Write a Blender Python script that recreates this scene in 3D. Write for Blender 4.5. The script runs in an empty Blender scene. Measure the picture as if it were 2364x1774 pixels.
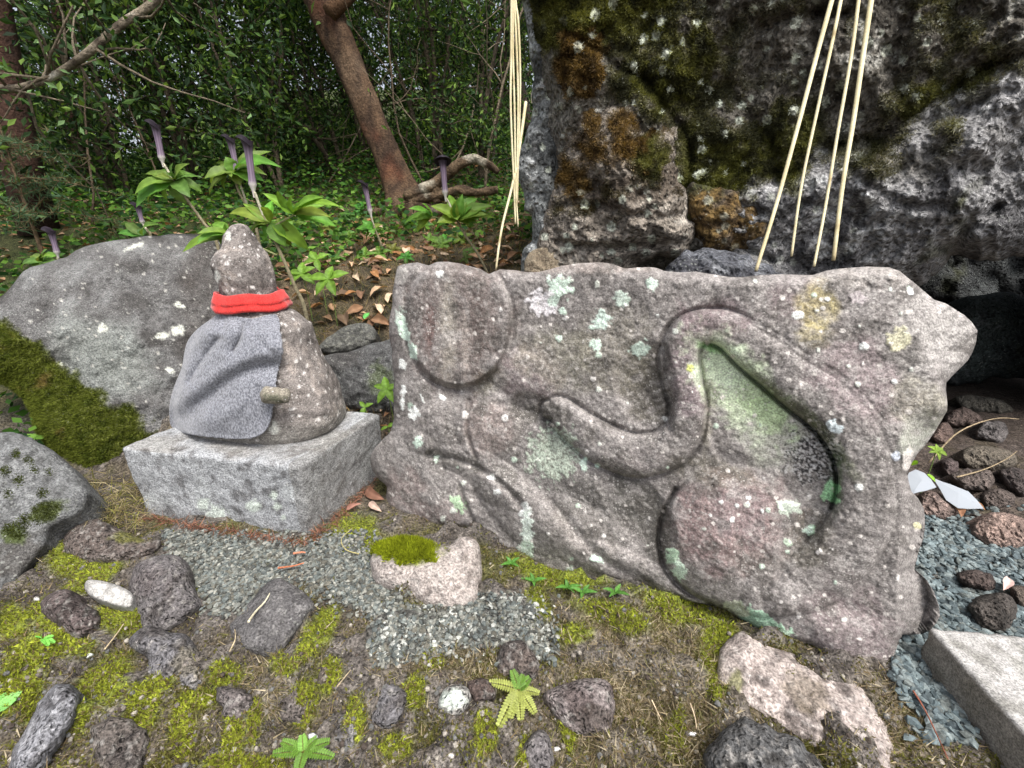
import bpy, math, random
import numpy as np
from mathutils import Vector
from mathutils.bvhtree import BVHTree

# ------------------------------------------------------------------ camera, sky, sun
RNG = np.random.default_rng(7); random.seed(7)
F, CX, CY = 1000.0, 1182.0, 887.0          # focal length and centre in photograph pixels
CAMH, PITCH = 0.90, math.radians(20)
sc = bpy.context.scene
COL = sc.collection
cam = bpy.data.cameras.new('camera'); cam_o = bpy.data.objects.new('camera', cam); COL.objects.link(cam_o)
cam.sensor_width = 36; cam.lens = 36*F/2364; cam.clip_start = .02; cam.clip_end = 500
cam_o.location = (0, 0, CAMH); cam_o.rotation_euler = (math.pi/2-PITCH, 0, 0)
sc.camera = cam_o
SUN_EL, SUN_AZ = math.radians(62), math.radians(148)    # azimuth clockwise from +Y: behind the camera, to its right
world = bpy.data.worlds.new('World'); sc.world = world; world.use_nodes = True
wn = world.node_tree; bg = wn.nodes['Background']
sky = wn.nodes.new('ShaderNodeTexSky'); sky.sky_type = 'NISHITA'; sky.sun_disc = False
sky.sun_elevation = SUN_EL; sky.sun_rotation = SUN_AZ; sky.air_density = .7; sky.dust_density = 5.0; sky.ozone_density = .6
hs = wn.nodes.new('ShaderNodeHueSaturation'); hs.inputs['Saturation'].default_value = .4      # bright overcast: the blue is veiled
wn.links.new(sky.outputs[0], hs.inputs['Color']); wn.links.new(hs.outputs[0], bg.inputs['Color']); bg.inputs['Strength'].default_value = .15
sun = bpy.data.lights.new('sun', 'SUN'); sun.energy = 1.5; sun.angle = math.radians(22); sun.color = (1, .97, .92)
sun_o = bpy.data.objects.new('sun', sun); COL.objects.link(sun_o)
sd = Vector((math.sin(SUN_AZ)*math.cos(SUN_EL), math.cos(SUN_AZ)*math.cos(SUN_EL), math.sin(SUN_EL)))
sun_o.rotation_euler = sd.to_track_quat('Z', 'Y').to_euler(); sun_o.location = (0, 0, 6)
sc.view_settings.view_transform = 'Standard'; sc.view_settings.look = 'None'
sc.view_settings.gamma = 1; sc.view_settings.use_curve_mapping = False
sc.view_settings.exposure = 0.92
sc.render.engine = 'CYCLES'
sc.cycles.use_denoising = True
sc.cycles.max_bounces = 6; sc.cycles.diffuse_bounces = 3; sc.cycles.transparent_max_bounces = 4

# ------------------------------------------------------------------ pixel <-> place
CP, SP = math.cos(PITCH), math.sin(PITCH)
CAM = np.array([0, 0, CAMH])
def rays(px, py):
    u = (np.asarray(px, float)-CX)/F; v = (CY-np.asarray(py, float))/F
    return np.stack([u, CP+v*SP, -SP+v*CP], -1)
def on_Y(px, py, Y):
    d = rays(px, py); return CAM+d*(np.asarray(Y)/d[..., 1])[..., None]
def on_Z(px, py, z):
    d = rays(px, py); return CAM+d*((np.asarray(z)-CAMH)/d[..., 2])[..., None]
def project(P):
    q = np.asarray(P)-CAM; w = q[..., 1]*CP-q[..., 2]*SP
    return CX+F*q[..., 0]/w, CY-F*(q[..., 1]*SP+q[..., 2]*CP)/w

# ------------------------------------------------------------------ noise
_r = np.random.default_rng(3); _perm = _r.permutation(256).astype(np.int32); _perm = np.concatenate([_perm, _perm])
_g = _r.normal(size=(256, 3)); _g /= np.linalg.norm(_g, axis=1)[:, None]
def perlin(p):
    p = np.asarray(p, float); i = np.floor(p).astype(np.int32); f = p-i; i &= 255
    w = f*f*f*(f*(f*6-15)+10); out = 0
    for dx in (0, 1):
        a = _perm[i[:, 0]+dx]; wx = w[:, 0] if dx else 1-w[:, 0]
        for dy in (0, 1):
            b = _perm[(a+i[:, 1]+dy) & 255]; wy = w[:, 1] if dy else 1-w[:, 1]
            for dz in (0, 1):
                g = _g[_perm[(b+i[:, 2]+dz) & 255]]; wz = w[:, 2] if dz else 1-w[:, 2]
                out = out+wx*wy*wz*(g[:, 0]*(f[:, 0]-dx)+g[:, 1]*(f[:, 1]-dy)+g[:, 2]*(f[:, 2]-dz))
    return out*1.6
def fbm(p, o=4, lac=2.03, gain=.5):
    s = 0; a = 1; p = np.asarray(p, float)
    for k in range(o):
        s = s+a*perlin(p+17.3*k); p = p*lac; a *= gain
    return s
def ridged(p, o=4):
    s = 0; a = 1; p = np.asarray(p, float)
    for k in range(o):
        s = s+a*(1-2*np.abs(perlin(p+9.1*k))); p = p*2.07; a *= .5
    return s/1.6
def worley(p):
    p = np.asarray(p, float); i = np.floor(p).astype(np.int32); f = p-i; best = np.full(len(p), 9.)
    rid = np.zeros(len(p))
    for dx in (-1, 0, 1):
        for dy in (-1, 0, 1):
            for dz in (-1, 0, 1):
                h = _perm[(_perm[(_perm[(i[:, 0]+dx) & 255]+i[:, 1]+dy) & 255]+i[:, 2]+dz) & 255]
                c = np.stack([_perm[h]/255., _perm[(h+71) & 255]/255., _perm[(h+133) & 255]/255.], 1)+[dx, dy, dz]
                d = ((f-c)**2).sum(1); m = d < best; best[m] = d[m]; rid[m] = h[m]/255.
    return np.sqrt(best), rid
def sstep(a, b, x):
    t = np.clip((x-a)/(b-a), 0, 1); return t*t*(3-2*t)
def lin(r, g, b):
    c = np.array([r, g, b])/255.
    return np.where(c <= .04045, c/12.92, ((c+.055)/1.055)**2.4)
def mixc(c, t, w):
    return c*(1-w[:, None])+np.asarray(t)*w[:, None]

# ------------------------------------------------------------------ meshes and objects
def make_mesh(name, V, Fc, col=None, smooth=True):
    V = np.asarray(V, np.float32); Fc = np.asarray(Fc, np.int32)
    me = bpy.data.meshes.new(name); k = Fc.shape[1]
    me.vertices.add(len(V)); me.vertices.foreach_set('co', V.ravel())
    me.loops.add(Fc.size); me.loops.foreach_set('vertex_index', Fc.ravel())
    me.polygons.add(len(Fc)); me.polygons.foreach_set('loop_start', np.arange(len(Fc), dtype=np.int32)*k)
    me.polygons.foreach_set('use_smooth', np.full(len(Fc), smooth))
    me.update(calc_edges=True)
    if col is not None:
        a = me.color_attributes.new('Col', 'FLOAT_COLOR', 'POINT')
        c = np.ones((len(V), 4), np.float32); c[:, :3] = np.clip(col, 0, 1); a.data.foreach_set('color', c.ravel())
    return me
def tag(o, label=None, cat=None, group=None, kind=None):
    for k, v in (('label', label), ('category', cat), ('group', group), ('kind', kind)):
        if v: o[k] = v
    return o
def empty(name, loc, label, cat, group=None):
    o = bpy.data.objects.new(name, None); COL.objects.link(o); o.location = [float(q) for q in loc]; o.empty_display_size = .05
    return tag(o, label, cat, group)
def obj(name, V, Fc, mat, col=None, parent=None, smooth=True, origin=None):
    V = np.asarray(V, float)
    if parent is not None:
        org = np.array(parent.location)
        if parent.parent is not None: org = org+np.array(parent.parent.location)
    elif origin is not None: org = np.asarray(origin, float)
    else: org = np.array([V[:, 0].mean(), V[:, 1].mean(), V[:, 2].min()])
    me = make_mesh(name, V-org, Fc, col, smooth); me.materials.append(mat)
    o = bpy.data.objects.new(name, me); COL.objects.link(o)
    if parent is not None: o.parent = parent
    else: o.location = org
    return o
def merge(parts):
    V = []; Fc = []; C = []; n = 0
    for p in parts:
        V.append(p[0]); Fc.append(np.asarray(p[1])+n); n += len(p[0])
        if len(p) > 2: C.append(p[2])
    return np.concatenate(V), np.concatenate(Fc), (np.concatenate(C) if C else None)
def tube(path, rad, sides=8, cap=True):
    path = np.asarray(path, float); n = len(path); rad = np.broadcast_to(np.asarray(rad, float), (n,))
    T = np.gradient(path, axis=0); T /= np.linalg.norm(T, axis=1)[:, None]+1e-9
    ref = np.array([0, 1, 0.]) if abs(T[0, 1]) < .8 else np.array([1, 0, 0.])
    V = []
    for k in range(n):
        a = np.cross(T[k], ref); a /= np.linalg.norm(a)+1e-9; b = np.cross(T[k], a); ref = -np.cross(T[k], a)*0+ref
        th = np.arange(sides)*2*math.pi/sides
        V.append(path[k]+rad[k]*(np.cos(th)[:, None]*a+np.sin(th)[:, None]*b))
    V = np.concatenate(V); Fc = []
    for k in range(n-1):
        for s in range(sides):
            s2 = (s+1) % sides; Fc.append((k*sides+s, k*sides+s2, (k+1)*sides+s2, (k+1)*sides+s))
    if cap:
        c0 = len(V); V = np.concatenate([V, path[:1], path[-1:]])
        for s in range(sides):
            s2 = (s+1) % sides
            Fc.append((s2, s, c0, c0)); Fc.append(((n-1)*sides+s, (n-1)*sides+s2, c0+1, c0+1))
    Fc = np.array(Fc); tri = []
    for f in Fc:
        if f[2] == f[3]: tri.append((f[0], f[1], f[2]))
        else: tri.append((f[0], f[1], f[2])); tri.append((f[0], f[2], f[3]))
    return V, np.array(tri)
def cr(pts, n=8, closed=False):
    pts = np.asarray(pts, float); m = len(pts); out = []
    rng_ = range(m) if closed else range(m-1)
    for i in rng_:
        if closed: p0, p1, p2, p3 = pts[(i-1) % m], pts[i], pts[(i+1) % m], pts[(i+2) % m]
        else: p0, p1, p2, p3 = pts[max(i-1, 0)], pts[i], pts[i+1], pts[min(i+2, m-1)]
        for t in np.arange(n)/n:
            out.append(.5*((2*p1)+(-p0+p2)*t+(2*p0-5*p1+4*p2-p3)*t*t+(-p0+3*p1-3*p2+p3)*t**3))
    if not closed: out.append(pts[-1])
    return np.array(out)
def poly_sd(px, py, poly):
    best = np.full(len(px), 1e18); nx = np.zeros(len(px)); ny = np.zeros(len(px)); ins = np.zeros(len(px), bool)
    m = len(poly)
    for i in range(m):
        ax, ay = poly[i]; bx, by = poly[(i+1) % m]; ex, ey = bx-ax, by-ay
        t = np.clip(((px-ax)*ex+(py-ay)*ey)/(ex*ex+ey*ey+1e-12), 0, 1); qx = ax+t*ex; qy = ay+t*ey
        d = (px-qx)**2+(py-qy)**2; k = d < best; best[k] = d[k]; nx[k] = qx[k]; ny[k] = qy[k]
        if ay != by:
            c = ((ay > py) != (by > py)); xi = ax+(py-ay)/(by-ay)*ex; ins ^= (c & (px < xi))
    return np.where(ins, 1, -1)*np.sqrt(best), nx, ny
def path_dist(px, py, path):
    """distance to a polyline of (x, y, radius...) rows, with the row values interpolated at the nearest point"""
    best = np.full(len(px), 1e18); val = np.zeros((len(px), path.shape[1]-2)); side = np.zeros(len(px))
    for i in range(len(path)-1):
        a, b = path[i], path[i+1]; ex, ey = b[0]-a[0], b[1]-a[1]
        t = np.clip(((px-a[0])*ex+(py-a[1])*ey)/(ex*ex+ey*ey+1e-12), 0, 1)
        d = (px-a[0]-t*ex)**2+(py-a[1]-t*ey)**2; k = d < best; best[k] = d[k]
        val[k] = a[2:]+t[k, None]*(b[2:]-a[2:]); side[k] = np.sign(ex*(py-a[1])-ey*(px-a[0]))[k]
    return np.sqrt(best), val, side
def blob(px, py, x, y, rx, ry=None, rot=0, soft=.25, nz=0):
    ry = ry or rx; c, s = math.cos(math.radians(rot)), math.sin(math.radians(rot))
    a = ((px-x)*c+(py-y)*s)/rx; b = (-(px-x)*s+(py-y)*c)/ry
    return 1-sstep(1-soft, 1+soft, np.sqrt(a*a+b*b)+nz)
def pillow(outline, sp, pt, N, hfun, A, R, B, sub=3, jit=0., seed=0):
    """a closed stone: the photograph's outline laid on the plane (pt, N), its face modelled towards N, its back behind"""
    poly = cr(outline, sub, True)
    if jit:
        k = len(poly); n1 = perlin(np.c_[poly*.03+seed*7.7, np.full(k, seed*3.1)]); n2 = perlin(np.c_[poly*.03+50+seed*7.7, np.full(k, seed*5.3)])
        n3 = perlin(np.c_[poly*.11+seed, np.full(k, 2.2)])
        poly = poly+jit*np.c_[n1+.6*n3, n2-.6*n3]
    x0, y0 = poly.min(0)-sp; x1, y1 = poly.max(0)+sp
    gx = np.arange(x0, x1+sp, sp); gy = np.arange(y0, y1+sp, sp)
    PX, PY = np.meshgrid(gx, gy); nx_ = len(gx); px = PX.ravel(); py = PY.ravel()
    d, qx, qy = poly_sd(px, py, poly); ins = d > 0
    I = ins.reshape(PX.shape); cell = I[:-1, :-1] | I[1:, :-1] | I[:-1, 1:] | I[1:, 1:]
    jj, ii = np.nonzero(cell); v00 = jj*nx_+ii
    Q = np.stack([v00, v00+nx_, v00+nx_+1, v00+1], 1)
    use = np.unique(Q); idx = -np.ones(len(px), int); idx[use] = np.arange(len(use)); Q = idx[Q]
    out = ~ins[use]; px = np.where(out, qx[use], px[use]); py = np.where(out, qy[use], py[use]); d = np.where(out, 0, d[use])
    N = np.asarray(N, float); N = N/np.linalg.norm(N); pt = np.asarray(pt, float)
    ry = rays(px, py); den = ry@N; k0 = (pt-CAM)@N
    def at(h): return CAM+ry*((k0+h)/den)[:, None]
    P0 = at(0.); x = np.clip(d/R, 0, 1); prof = np.sqrt(np.clip(1-(1-x)**2, 0, 1))
    h = hfun(px, py, P0, d, prof)+A*(prof-1)
    Pf = at(h); Pb = at(np.full(len(px), -A))-N*(B*prof)[:, None]
    Pb[out] = Pf[out]
    # one closed surface: the rim is shared
    nb = len(use); bidx = np.arange(nb); inner = ~out; bidx[inner] = nb+np.arange(inner.sum())
    V = np.concatenate([Pf, Pb[inner]]); Qb = bidx[Q][:, ::-1]
    allrim = out[Q].all(1)
    Fc = np.concatenate([Q, Qb[~allrim]])
    fi = np.concatenate([np.arange(nb), np.nonzero(inner)[0]])
    return dict(V=V, F=Fc, px=px[fi], py=py[fi], d=d[fi], P0=P0[fi], h=h[fi], nf=len(Q), front=np.concatenate([np.ones(nb, bool), np.zeros(inner.sum(), bool)]))

# ------------------------------------------------------------------ materials
def nodes(m):
    m.use_nodes = True; return m.node_tree.nodes, m.node_tree.links
def stone_mat(name, fine=220., camp=.6, amp=.55, speck=0., bump=.5, dist=.004, coarse=35., rough=.92, pits=0., speck_col=(.55, .55, .5), spscale=90.):
    m = bpy.data.materials.new(name); n, l = nodes(m); b = n['Principled BSDF']
    b.inputs['Roughness'].default_value = rough; b.inputs['Specular IOR Level'].default_value = .25
    tc = n.new('ShaderNodeTexCoord'); at = n.new('ShaderNodeVertexColor'); at.layer_name = 'Col'
    def noise(s, det=4, ro=.6):
        t = n.new('ShaderNodeTexNoise'); t.inputs['Scale'].default_value = s; t.inputs['Detail'].default_value = det
        t.inputs['Roughness'].default_value = ro; l.new(tc.outputs['Object'], t.inputs['Vector']); return t
    def mr(src, a, b_, c, d):
        t = n.new('ShaderNodeMapRange'); t.inputs[1].default_value = a; t.inputs[2].default_value = b_; t.inputs[3].default_value = c; t.inputs[4].default_value = d
        l.new(src, t.inputs[0]); return t.outputs[0]
    n1 = noise(fine, 3); n2 = noise(coarse, 5, .7)
    f1 = mr(n1.outputs[0], .33, .67, 1-amp, 1+amp); f2 = mr(n2.outputs[0], .32, .68, 1-amp*camp, 1+amp*camp)
    mu = n.new('ShaderNodeMath'); mu.operation = 'MULTIPLY'; l.new(f1, mu.inputs[0]); l.new(f2, mu.inputs[1])
    vm = n.new('ShaderNodeVectorMath'); vm.operation = 'SCALE'; l.new(at.outputs[0], vm.inputs[0]); l.new(mu.outputs[0], vm.inputs['Scale'])
    colr = vm.outputs[0]
    if speck:
        vo = n.new('ShaderNodeTexVoronoi'); vo.inputs['Scale'].default_value = spscale; l.new(tc.outputs['Object'], vo.inputs['Vector'])
        nn = noise(9., 3); th = mr(nn.outputs[0], .35, .7, .02, .30)
        lt = n.new('ShaderNodeMath'); lt.operation = 'LESS_THAN'; l.new(vo.outputs['Distance'], lt.inputs[0]); l.new(th, lt.inputs[1])
        ml = n.new('ShaderNodeMath'); ml.operation = 'MULTIPLY'; ml.inputs[1].default_value = speck; l.new(lt.outputs[0], ml.inputs[0])
        mx = n.new('ShaderNodeMix'); mx.data_type = 'RGBA'; l.new(ml.outputs[0], mx.inputs[0]); l.new(colr, mx.inputs[6]); mx.inputs[7].default_value = (*speck_col, 1); colr = mx.outputs[2]
    l.new(colr, b.inputs['Base Color'])
    ad = n.new('ShaderNodeMath'); ad.operation = 'MULTIPLY_ADD'; l.new(n2.outputs[0], ad.inputs[0]); ad.inputs[1].default_value = 2.2; l.new(n1.outputs[0], ad.inputs[2])
    hh = ad.outputs[0]
    if pits:
        v2 = n.new('ShaderNodeTexVoronoi'); v2.inputs['Scale'].default_value = pits; l.new(tc.outputs['Object'], v2.inputs['Vector'])
        p = mr(v2.outputs['Distance'], .1, .45, -2.2, 0)
        a2 = n.new('ShaderNodeMath'); l.new(hh, a2.inputs[0]); l.new(p, a2.inputs[1]); hh = a2.outputs[0]
    bu = n.new('ShaderNodeBump'); bu.inputs['Strength'].default_value = bump; bu.inputs['Distance'].default_value = dist
    l.new(hh, bu.inputs['Height']); l.new(bu.outputs[0], b.inputs['Normal'])
    return m
def leaf_mat(name, rough=.5, trans=.35, spec=.3, vein=0.):
    m = bpy.data.materials.new(name); n, l = nodes(m); b = n['Principled BSDF']; out = n['Material Output']
    at = n.new('ShaderNodeVertexColor'); at.layer_name = 'Col'; l.new(at.outputs[0], b.inputs['Base Color'])
    b.inputs['Roughness'].default_value = rough; b.inputs['Specular IOR Level'].default_value = spec
    if trans:
        t = n.new('ShaderNodeBsdfTranslucent'); g = n.new('ShaderNodeMix'); g.data_type = 'RGBA'; g.blend_type = 'MULTIPLY'; g.inputs[0].default_value = 1
        l.new(at.outputs[0], g.inputs[6]); g.inputs[7].default_value = (1.15, 1.1, .6, 1); l.new(g.outputs[2], t.inputs['Color'])
        mx = n.new('ShaderNodeMixShader'); mx.inputs[0].default_value = trans; l.new(b.outputs[0], mx.inputs[1]); l.new(t.outputs[0], mx.inputs[2]); l.new(mx.outputs[0], out.inputs[0])
    if vein:
        tc = n.new('ShaderNodeTexCoord'); nz = n.new('ShaderNodeTexNoise'); nz.inputs['Scale'].default_value = vein; l.new(tc.outputs['Object'], nz.inputs['Vector'])
        bu = n.new('ShaderNodeBump'); bu.inputs['Strength'].default_value = .4; bu.inputs['Distance'].default_value = .004; l.new(nz.outputs[0], bu.inputs['Height']); l.new(bu.outputs[0], b.inputs['Normal'])
    return m
M = {}
M['slab'] = stone_mat('weathered carved stone', fine=250, camp=.45, amp=.42, speck=.6, bump=.55, dist=.003, coarse=60, speck_col=(.5, .48, .45), spscale=110)
M['statue'] = stone_mat('speckled statue stone', fine=240, camp=.4, amp=.5, speck=.75, bump=.5, dist=.003, coarse=50, speck_col=(.5, .48, .46), spscale=85)
M['pedestal'] = stone_mat('hewn pedestal stone', fine=230, amp=.55, speck=.35, bump=.6, dist=.004, coarse=60, speck_col=(.6, .6, .58), spscale=80)
M['boulder'] = stone_mat('grey boulder stone', fine=200, amp=.55, speck=.35, bump=.9, dist=.006, coarse=40, speck_col=(.45, .46, .42), spscale=75)
M['lava'] = stone_mat('porous lava', fine=190, amp=.55, speck=.35, bump=.9, dist=.005, coarse=45, pits=95, speck_col=(.4, .38, .35), spscale=120)
M['cliff'] = stone_mat('mossy lava rock', fine=85, amp=.6, speck=.3, bump=.75, dist=.017, coarse=24, pits=42, speck_col=(.5, .53, .48), spscale=60)
M['pale'] = stone_mat('pale pinkish rock', fine=170, amp=.5, speck=.3, bump=.9, dist=.005, coarse=50, speck_col=(.12, .1, .1), spscale=90)
M['kerb'] = stone_mat('pale sawn granite', fine=300, amp=.45, speck=.4, bump=.3, dist=.002, coarse=80, speck_col=(.12, .12, .12), spscale=140)
M['ground'] = stone_mat('mossy soil', fine=160, amp=.75, speck=.15, bump=1., dist=.010, coarse=38, speck_col=(.4, .38, .3), spscale=100)
M['pebble'] = stone_mat('blue grey gravel', fine=150, amp=.35, bump=.3, dist=.002, coarse=60, rough=.75)
M['moss'] = leaf_mat('moss', .9, .3, .1)
M['leaf'] = leaf_mat('forest leaf', .6, .3, .2)
M['herb'] = leaf_mat('herb leaf', .5, .35, .3, vein=90.)
M['dry'] = leaf_mat('dry leaf', .75, .15, .2)
M['bark'] = stone_mat('bark', fine=70, amp=.4, bump=.8, dist=.012, coarse=14)
M['twig'] = stone_mat('twig', fine=120, amp=.3, bump=.3, dist=.003, coarse=30)
M['straw'] = stone_mat('split bamboo', fine=160, amp=.12, bump=.15, dist=.001, coarse=30, rough=.6)
M['spathe'] = leaf_mat('spathe', .45, .1, .4)
M['paper'] = leaf_mat('paper', .8, .25, .1)
def cloth_mat(name, col, dark, scale, bump, dist):
    m = bpy.data.materials.new(name); n, l = nodes(m); b = n['Principled BSDF']
    b.inputs['Roughness'].default_value = .95; b.inputs['Specular IOR Level'].default_value = .1; b.inputs['Sheen Weight'].default_value = .3
    tc = n.new('ShaderNodeTexCoord'); mp = n.new('ShaderNodeMapping'); mp.inputs['Scale'].default_value = (1, 1, .55); l.new(tc.outputs['Object'], mp.inputs['Vector'])
    vo = n.new('ShaderNodeTexNoise'); vo.inputs['Scale'].default_value = scale; vo.inputs['Detail'].default_value = 2; l.new(mp.outputs[0], vo.inputs['Vector'])
    ra = n.new('ShaderNodeValToRGB'); ra.color_ramp.elements[0].position = .35; ra.color_ramp.elements[1].position = .65
    ra.color_ramp.elements[0].color = (*dark, 1); ra.color_ramp.elements[1].color = (*col, 1); l.new(vo.outputs[0], ra.inputs[0]); l.new(ra.outputs[0], b.inputs['Base Color'])
    bu = n.new('ShaderNodeBump'); bu.inputs['Strength'].default_value = bump; bu.inputs['Distance'].default_value = dist; l.new(vo.outputs[0], bu.inputs['Height']); l.new(bu.outputs[0], b.inputs['Normal'])
    return m
M['terry'] = cloth_mat('grey terry towel', lin(146, 148, 155), lin(90, 92, 99), 240, .8, .004)
M['red'] = cloth_mat('red cotton', lin(220, 66, 60), lin(180, 46, 46), 300, .5, .002)
# ------------------------------------------------------------------ terrain
_tY = np.array([-60, .2, 1.42, 1.7, 1.95, 2.4, 3.6, 6, 12, 30, 90.]); _tZ = np.array([0, 0, .03, .30, .46, .69, 1.04, 1.7, 3.4, 8.5, 16.])
def lumps(p): return sstep(-.08, .22, fbm(p*[5.5, 5.5, 0]+50, 4))
def terrain(x, y):
    x = np.asarray(x, float); y = np.asarray(y, float)
    z = np.interp(y, _tY, _tZ)
    w = sstep(.25, .75, x)*(1-sstep(3.2, 5.5, y))
    z = z*(1-w)+0.0*w
    z = z-(z-.6)*sstep(-.45, -.9, x/np.maximum(y, 1))*sstep(3, 9, y)*.55
    lft = sstep(-1.3, -1.9, x)*(1-sstep(2.2, 3.0, y))
    z = z*(1-.55*lft)
    # hollow under the lower edge of the slab
    s_ = ((x+.39)*1.221+(y-1.194)*-.517)/1.758; b_ = ((x+.39)*.517+(y-1.194)*1.221)/1.326
    z = z-.045*sstep(.26, .40, s_)*sstep(.86, .70, s_)*sstep(-.035, .01, b_)*sstep(.25, .12, b_)
    p = np.stack([x.ravel(), y.ravel(), np.zeros(x.size)], 1)
    n = .016*fbm(p*4.1, 3)+.007*fbm(p*19, 2)+.10*perlin(p*.45)*sstep(2.6, 5, p[:, 1])
    near = sstep(1.5, 1.2, p[:, 1])*sstep(.95, .7, p[:, 0])*(1-.8*sstep(.62, .42, np.hypot((p[:, 0]+.85)*.9, p[:, 1]-1.3)))
    n = n+near*(.024*lumps(p)+.009*lumps(p)*ridged(p*11+7, 3)+.012*sstep(0, .5, fbm(p*[13, 13, 0]+80, 2))+.006*fbm(p*30+4, 2))
    return z+n.reshape(x.shape)
def ground_hit(px, py):
    px = np.asarray(px, float); py = np.asarray(py, float); z = np.zeros(px.shape)
    for _ in range(6):
        P = on_Z(px, py, np.minimum(z, .85)); z = .5*z+.5*terrain(P[..., 0], P[..., 1])
    P = on_Z(px, py, np.minimum(z, .85)); P[..., 2] = terrain(P[..., 0], P[..., 1]); return P
def march(px, py, y0=1.2, y1=14., n=160):
    """first point where the sight line meets the rising ground"""
    px = np.atleast_1d(np.asarray(px, float)); py = np.atleast_1d(np.asarray(py, float)); d = rays(px, py); best = np.full(len(px), np.nan)
    for y in np.geomspace(y0, y1, n):
        P = CAM+d*(y/d[:, 1])[:, None]; k = np.isnan(best) & (P[:, 2] < terrain(P[:, 0], P[:, 1])); best[k] = y
    best = np.where(np.isnan(best), y1, best); P = CAM+d*(best/d[:, 1])[:, None]; P[:, 2] = terrain(P[:, 0], P[:, 1]); return P
GRAVEL = [np.array(q, float) for q in (
    [(375,1225),(560,1240),(700,1258),(830,1230),(865,1330),(930,1400),(900,1430),(760,1370),(690,1330),(560,1400),(520,1420),(440,1330),(400,1270)],
    [(880,1410),(1000,1400),(1110,1370),(1190,1380),(1240,1410),(1290,1470),(1260,1520),(1150,1500),(1080,1490),(960,1510),(880,1540),(850,1480)],
    [(2075,1150),(2180,1180),(2440,1250),(2440,1510),(2170,1460),(2150,1500),(2240,1720),(2160,1700),(2060,1560),(2060,1400)])]
BRIGHT = [(150,1480,60,40,10),(330,1640,40,70,20),(420,1690,30,60,0),(90,1660,40,40,0),(520,1560,40,30,0),(700,1620,30,60,10),(820,1660,26,50,0),(910,1720,40,30,0),(380,1560,26,40,20),(160,1290,50,40,-20),(1420,1420,90,30,18),(540,1700,26,60,0),(760,1560,26,40,20),(1120,1690,24,50,0),(725,1468,22,75,32),(760,1440,18,45,20),(250,1570,42,70,35),(60,1540,50,110,25),(587,1665,14,60,5),(825,1245,66,55,0),(655,1540,30,22,0),
          (280,1425,60,35,20),(215,1330,70,30,-30),(30,1440,40,40,0),(190,1640,26,70,15),(560,1765,90,22,0),(460,1615,60,25,-15),(1290,1320,110,35,15),(1560,1400,110,35,20),(1660,1480,45,80,0),
          (960,1600,25,40,0),(1000,1520,22,30,0),(1215,1740,22,40,0),(1330,1460,40,25,0),(640,1300,26,24,0),(455,1360,10,14,0),(1240,1400,30,40,0),(120,1420,50,40,0),(1660,1560,25,60,0),(1310,1680,18,70,-10),(1560,1690,22,60,10)]
TAN = [(1480,1470,190,90,15),(1560,1620,150,150,0),(1500,1740,180,80,0),(1050,1540,120,45,0),(900,1500,60,60,0),(1400,1560,70,60,0),(620,1590,50,70,20),(2040,1640,60,110,-35)]
def zones(px, py, P):
    q = P*1.; q[:, 2] = 0
    nz = .35*fbm(q*14, 3)
    br = np.zeros(len(px)); tn = np.zeros(len(px))
    for b in BRIGHT: br = np.maximum(br, blob(px, py, *b, soft=.35, nz=nz))
    for b in TAN: tn = np.maximum(tn, blob(px, py, *b, soft=.35, nz=nz))
    gr = np.zeros(len(px))
    for g in GRAVEL:
        s, _, _ = poly_sd(px, py, g); gr = np.maximum(gr, sstep(-14, 14, s+30*nz))
    ol = sstep(.0, .5, fbm(q*6+31, 4))
    return br, tn, gr, ol
def ground_color(px, py, P):
    n1 = fbm(P*[7, 7, 0]+2, 4); n2 = fbm(P*[30, 30, 0]+9, 3)
    c = np.tile(lin(96, 88, 76), (len(px), 1))
    c = mixc(c, lin(70, 64, 58), sstep(-.1, .6, n1))
    c = mixc(c, lin(128, 118, 100), sstep(.1, .7, n2)*.6)
    front = (P[:, 1] < 1.75) & (P[:, 1] > .05)
    br, tn, gr, ol = zones(px, py, P)
    lu = lumps(P)*front
    c = mixc(c, lin(98, 98, 56), ol*.7*front*(1-.8*lu))
    rk = mixc(np.tile(lin(112, 106, 101), (len(px), 1)), lin(72, 67, 63), sstep(-.1, .5, n2)); rk = mixc(rk, lin(146, 140, 132), sstep(.3, .7, -n2)*.5)
    c = mixc(c, rk, lu*.9*(1-.85*br))
    c = mixc(c, lin(132, 121, 98), tn*.75*front*(1-.6*lu))
    c = mixc(c, lin(118, 128, 44), br*.9*front)
    c = mixc(c, lin(104, 104, 100), gr*.9*front)
    # leaf mould of the wooded slope
    back = sstep(1.5, 1.9, P[:, 1])*(1-sstep(.3, .8, P[:, 0]))
    lit = mixc(np.tile(lin(98, 86, 68), (len(px), 1)), lin(56, 52, 40), sstep(-.3, .5, n1)); lit = mixc(lit, lin(66, 76, 40), np.clip(sstep(.0, .5, fbm(P*[2.5, 2.5, 0]+40, 3))*.8+.6*sstep(2.6, 3.6, P[:, 1])+.5*sstep(-1.1, -1.7, P[:, 0]), 0, .9))
    c = mixc(c, lit, back)
    cave = sstep(.8, 1.1, P[:, 0])*sstep(1.0, 1.3, P[:, 1]); c = mixc(c, lin(84, 74, 68), cave*.8)
    return c
xs = np.concatenate([-np.geomspace(90, 2.6, 26), np.arange(-2.4, 2.2, .0085), np.geomspace(2.4, 90, 26)])
ys = np.concatenate([-np.geomspace(60, .4, 14), np.arange(.2, 2.1, .0085), np.arange(2.1, 3.2, .03), np.geomspace(3.25, 90, 50)])
GX, GY = np.meshgrid(xs, ys); GZ = terrain(GX, GY)
GV = np.stack([GX.ravel(), GY.ravel(), GZ.ravel()], 1)
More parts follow.
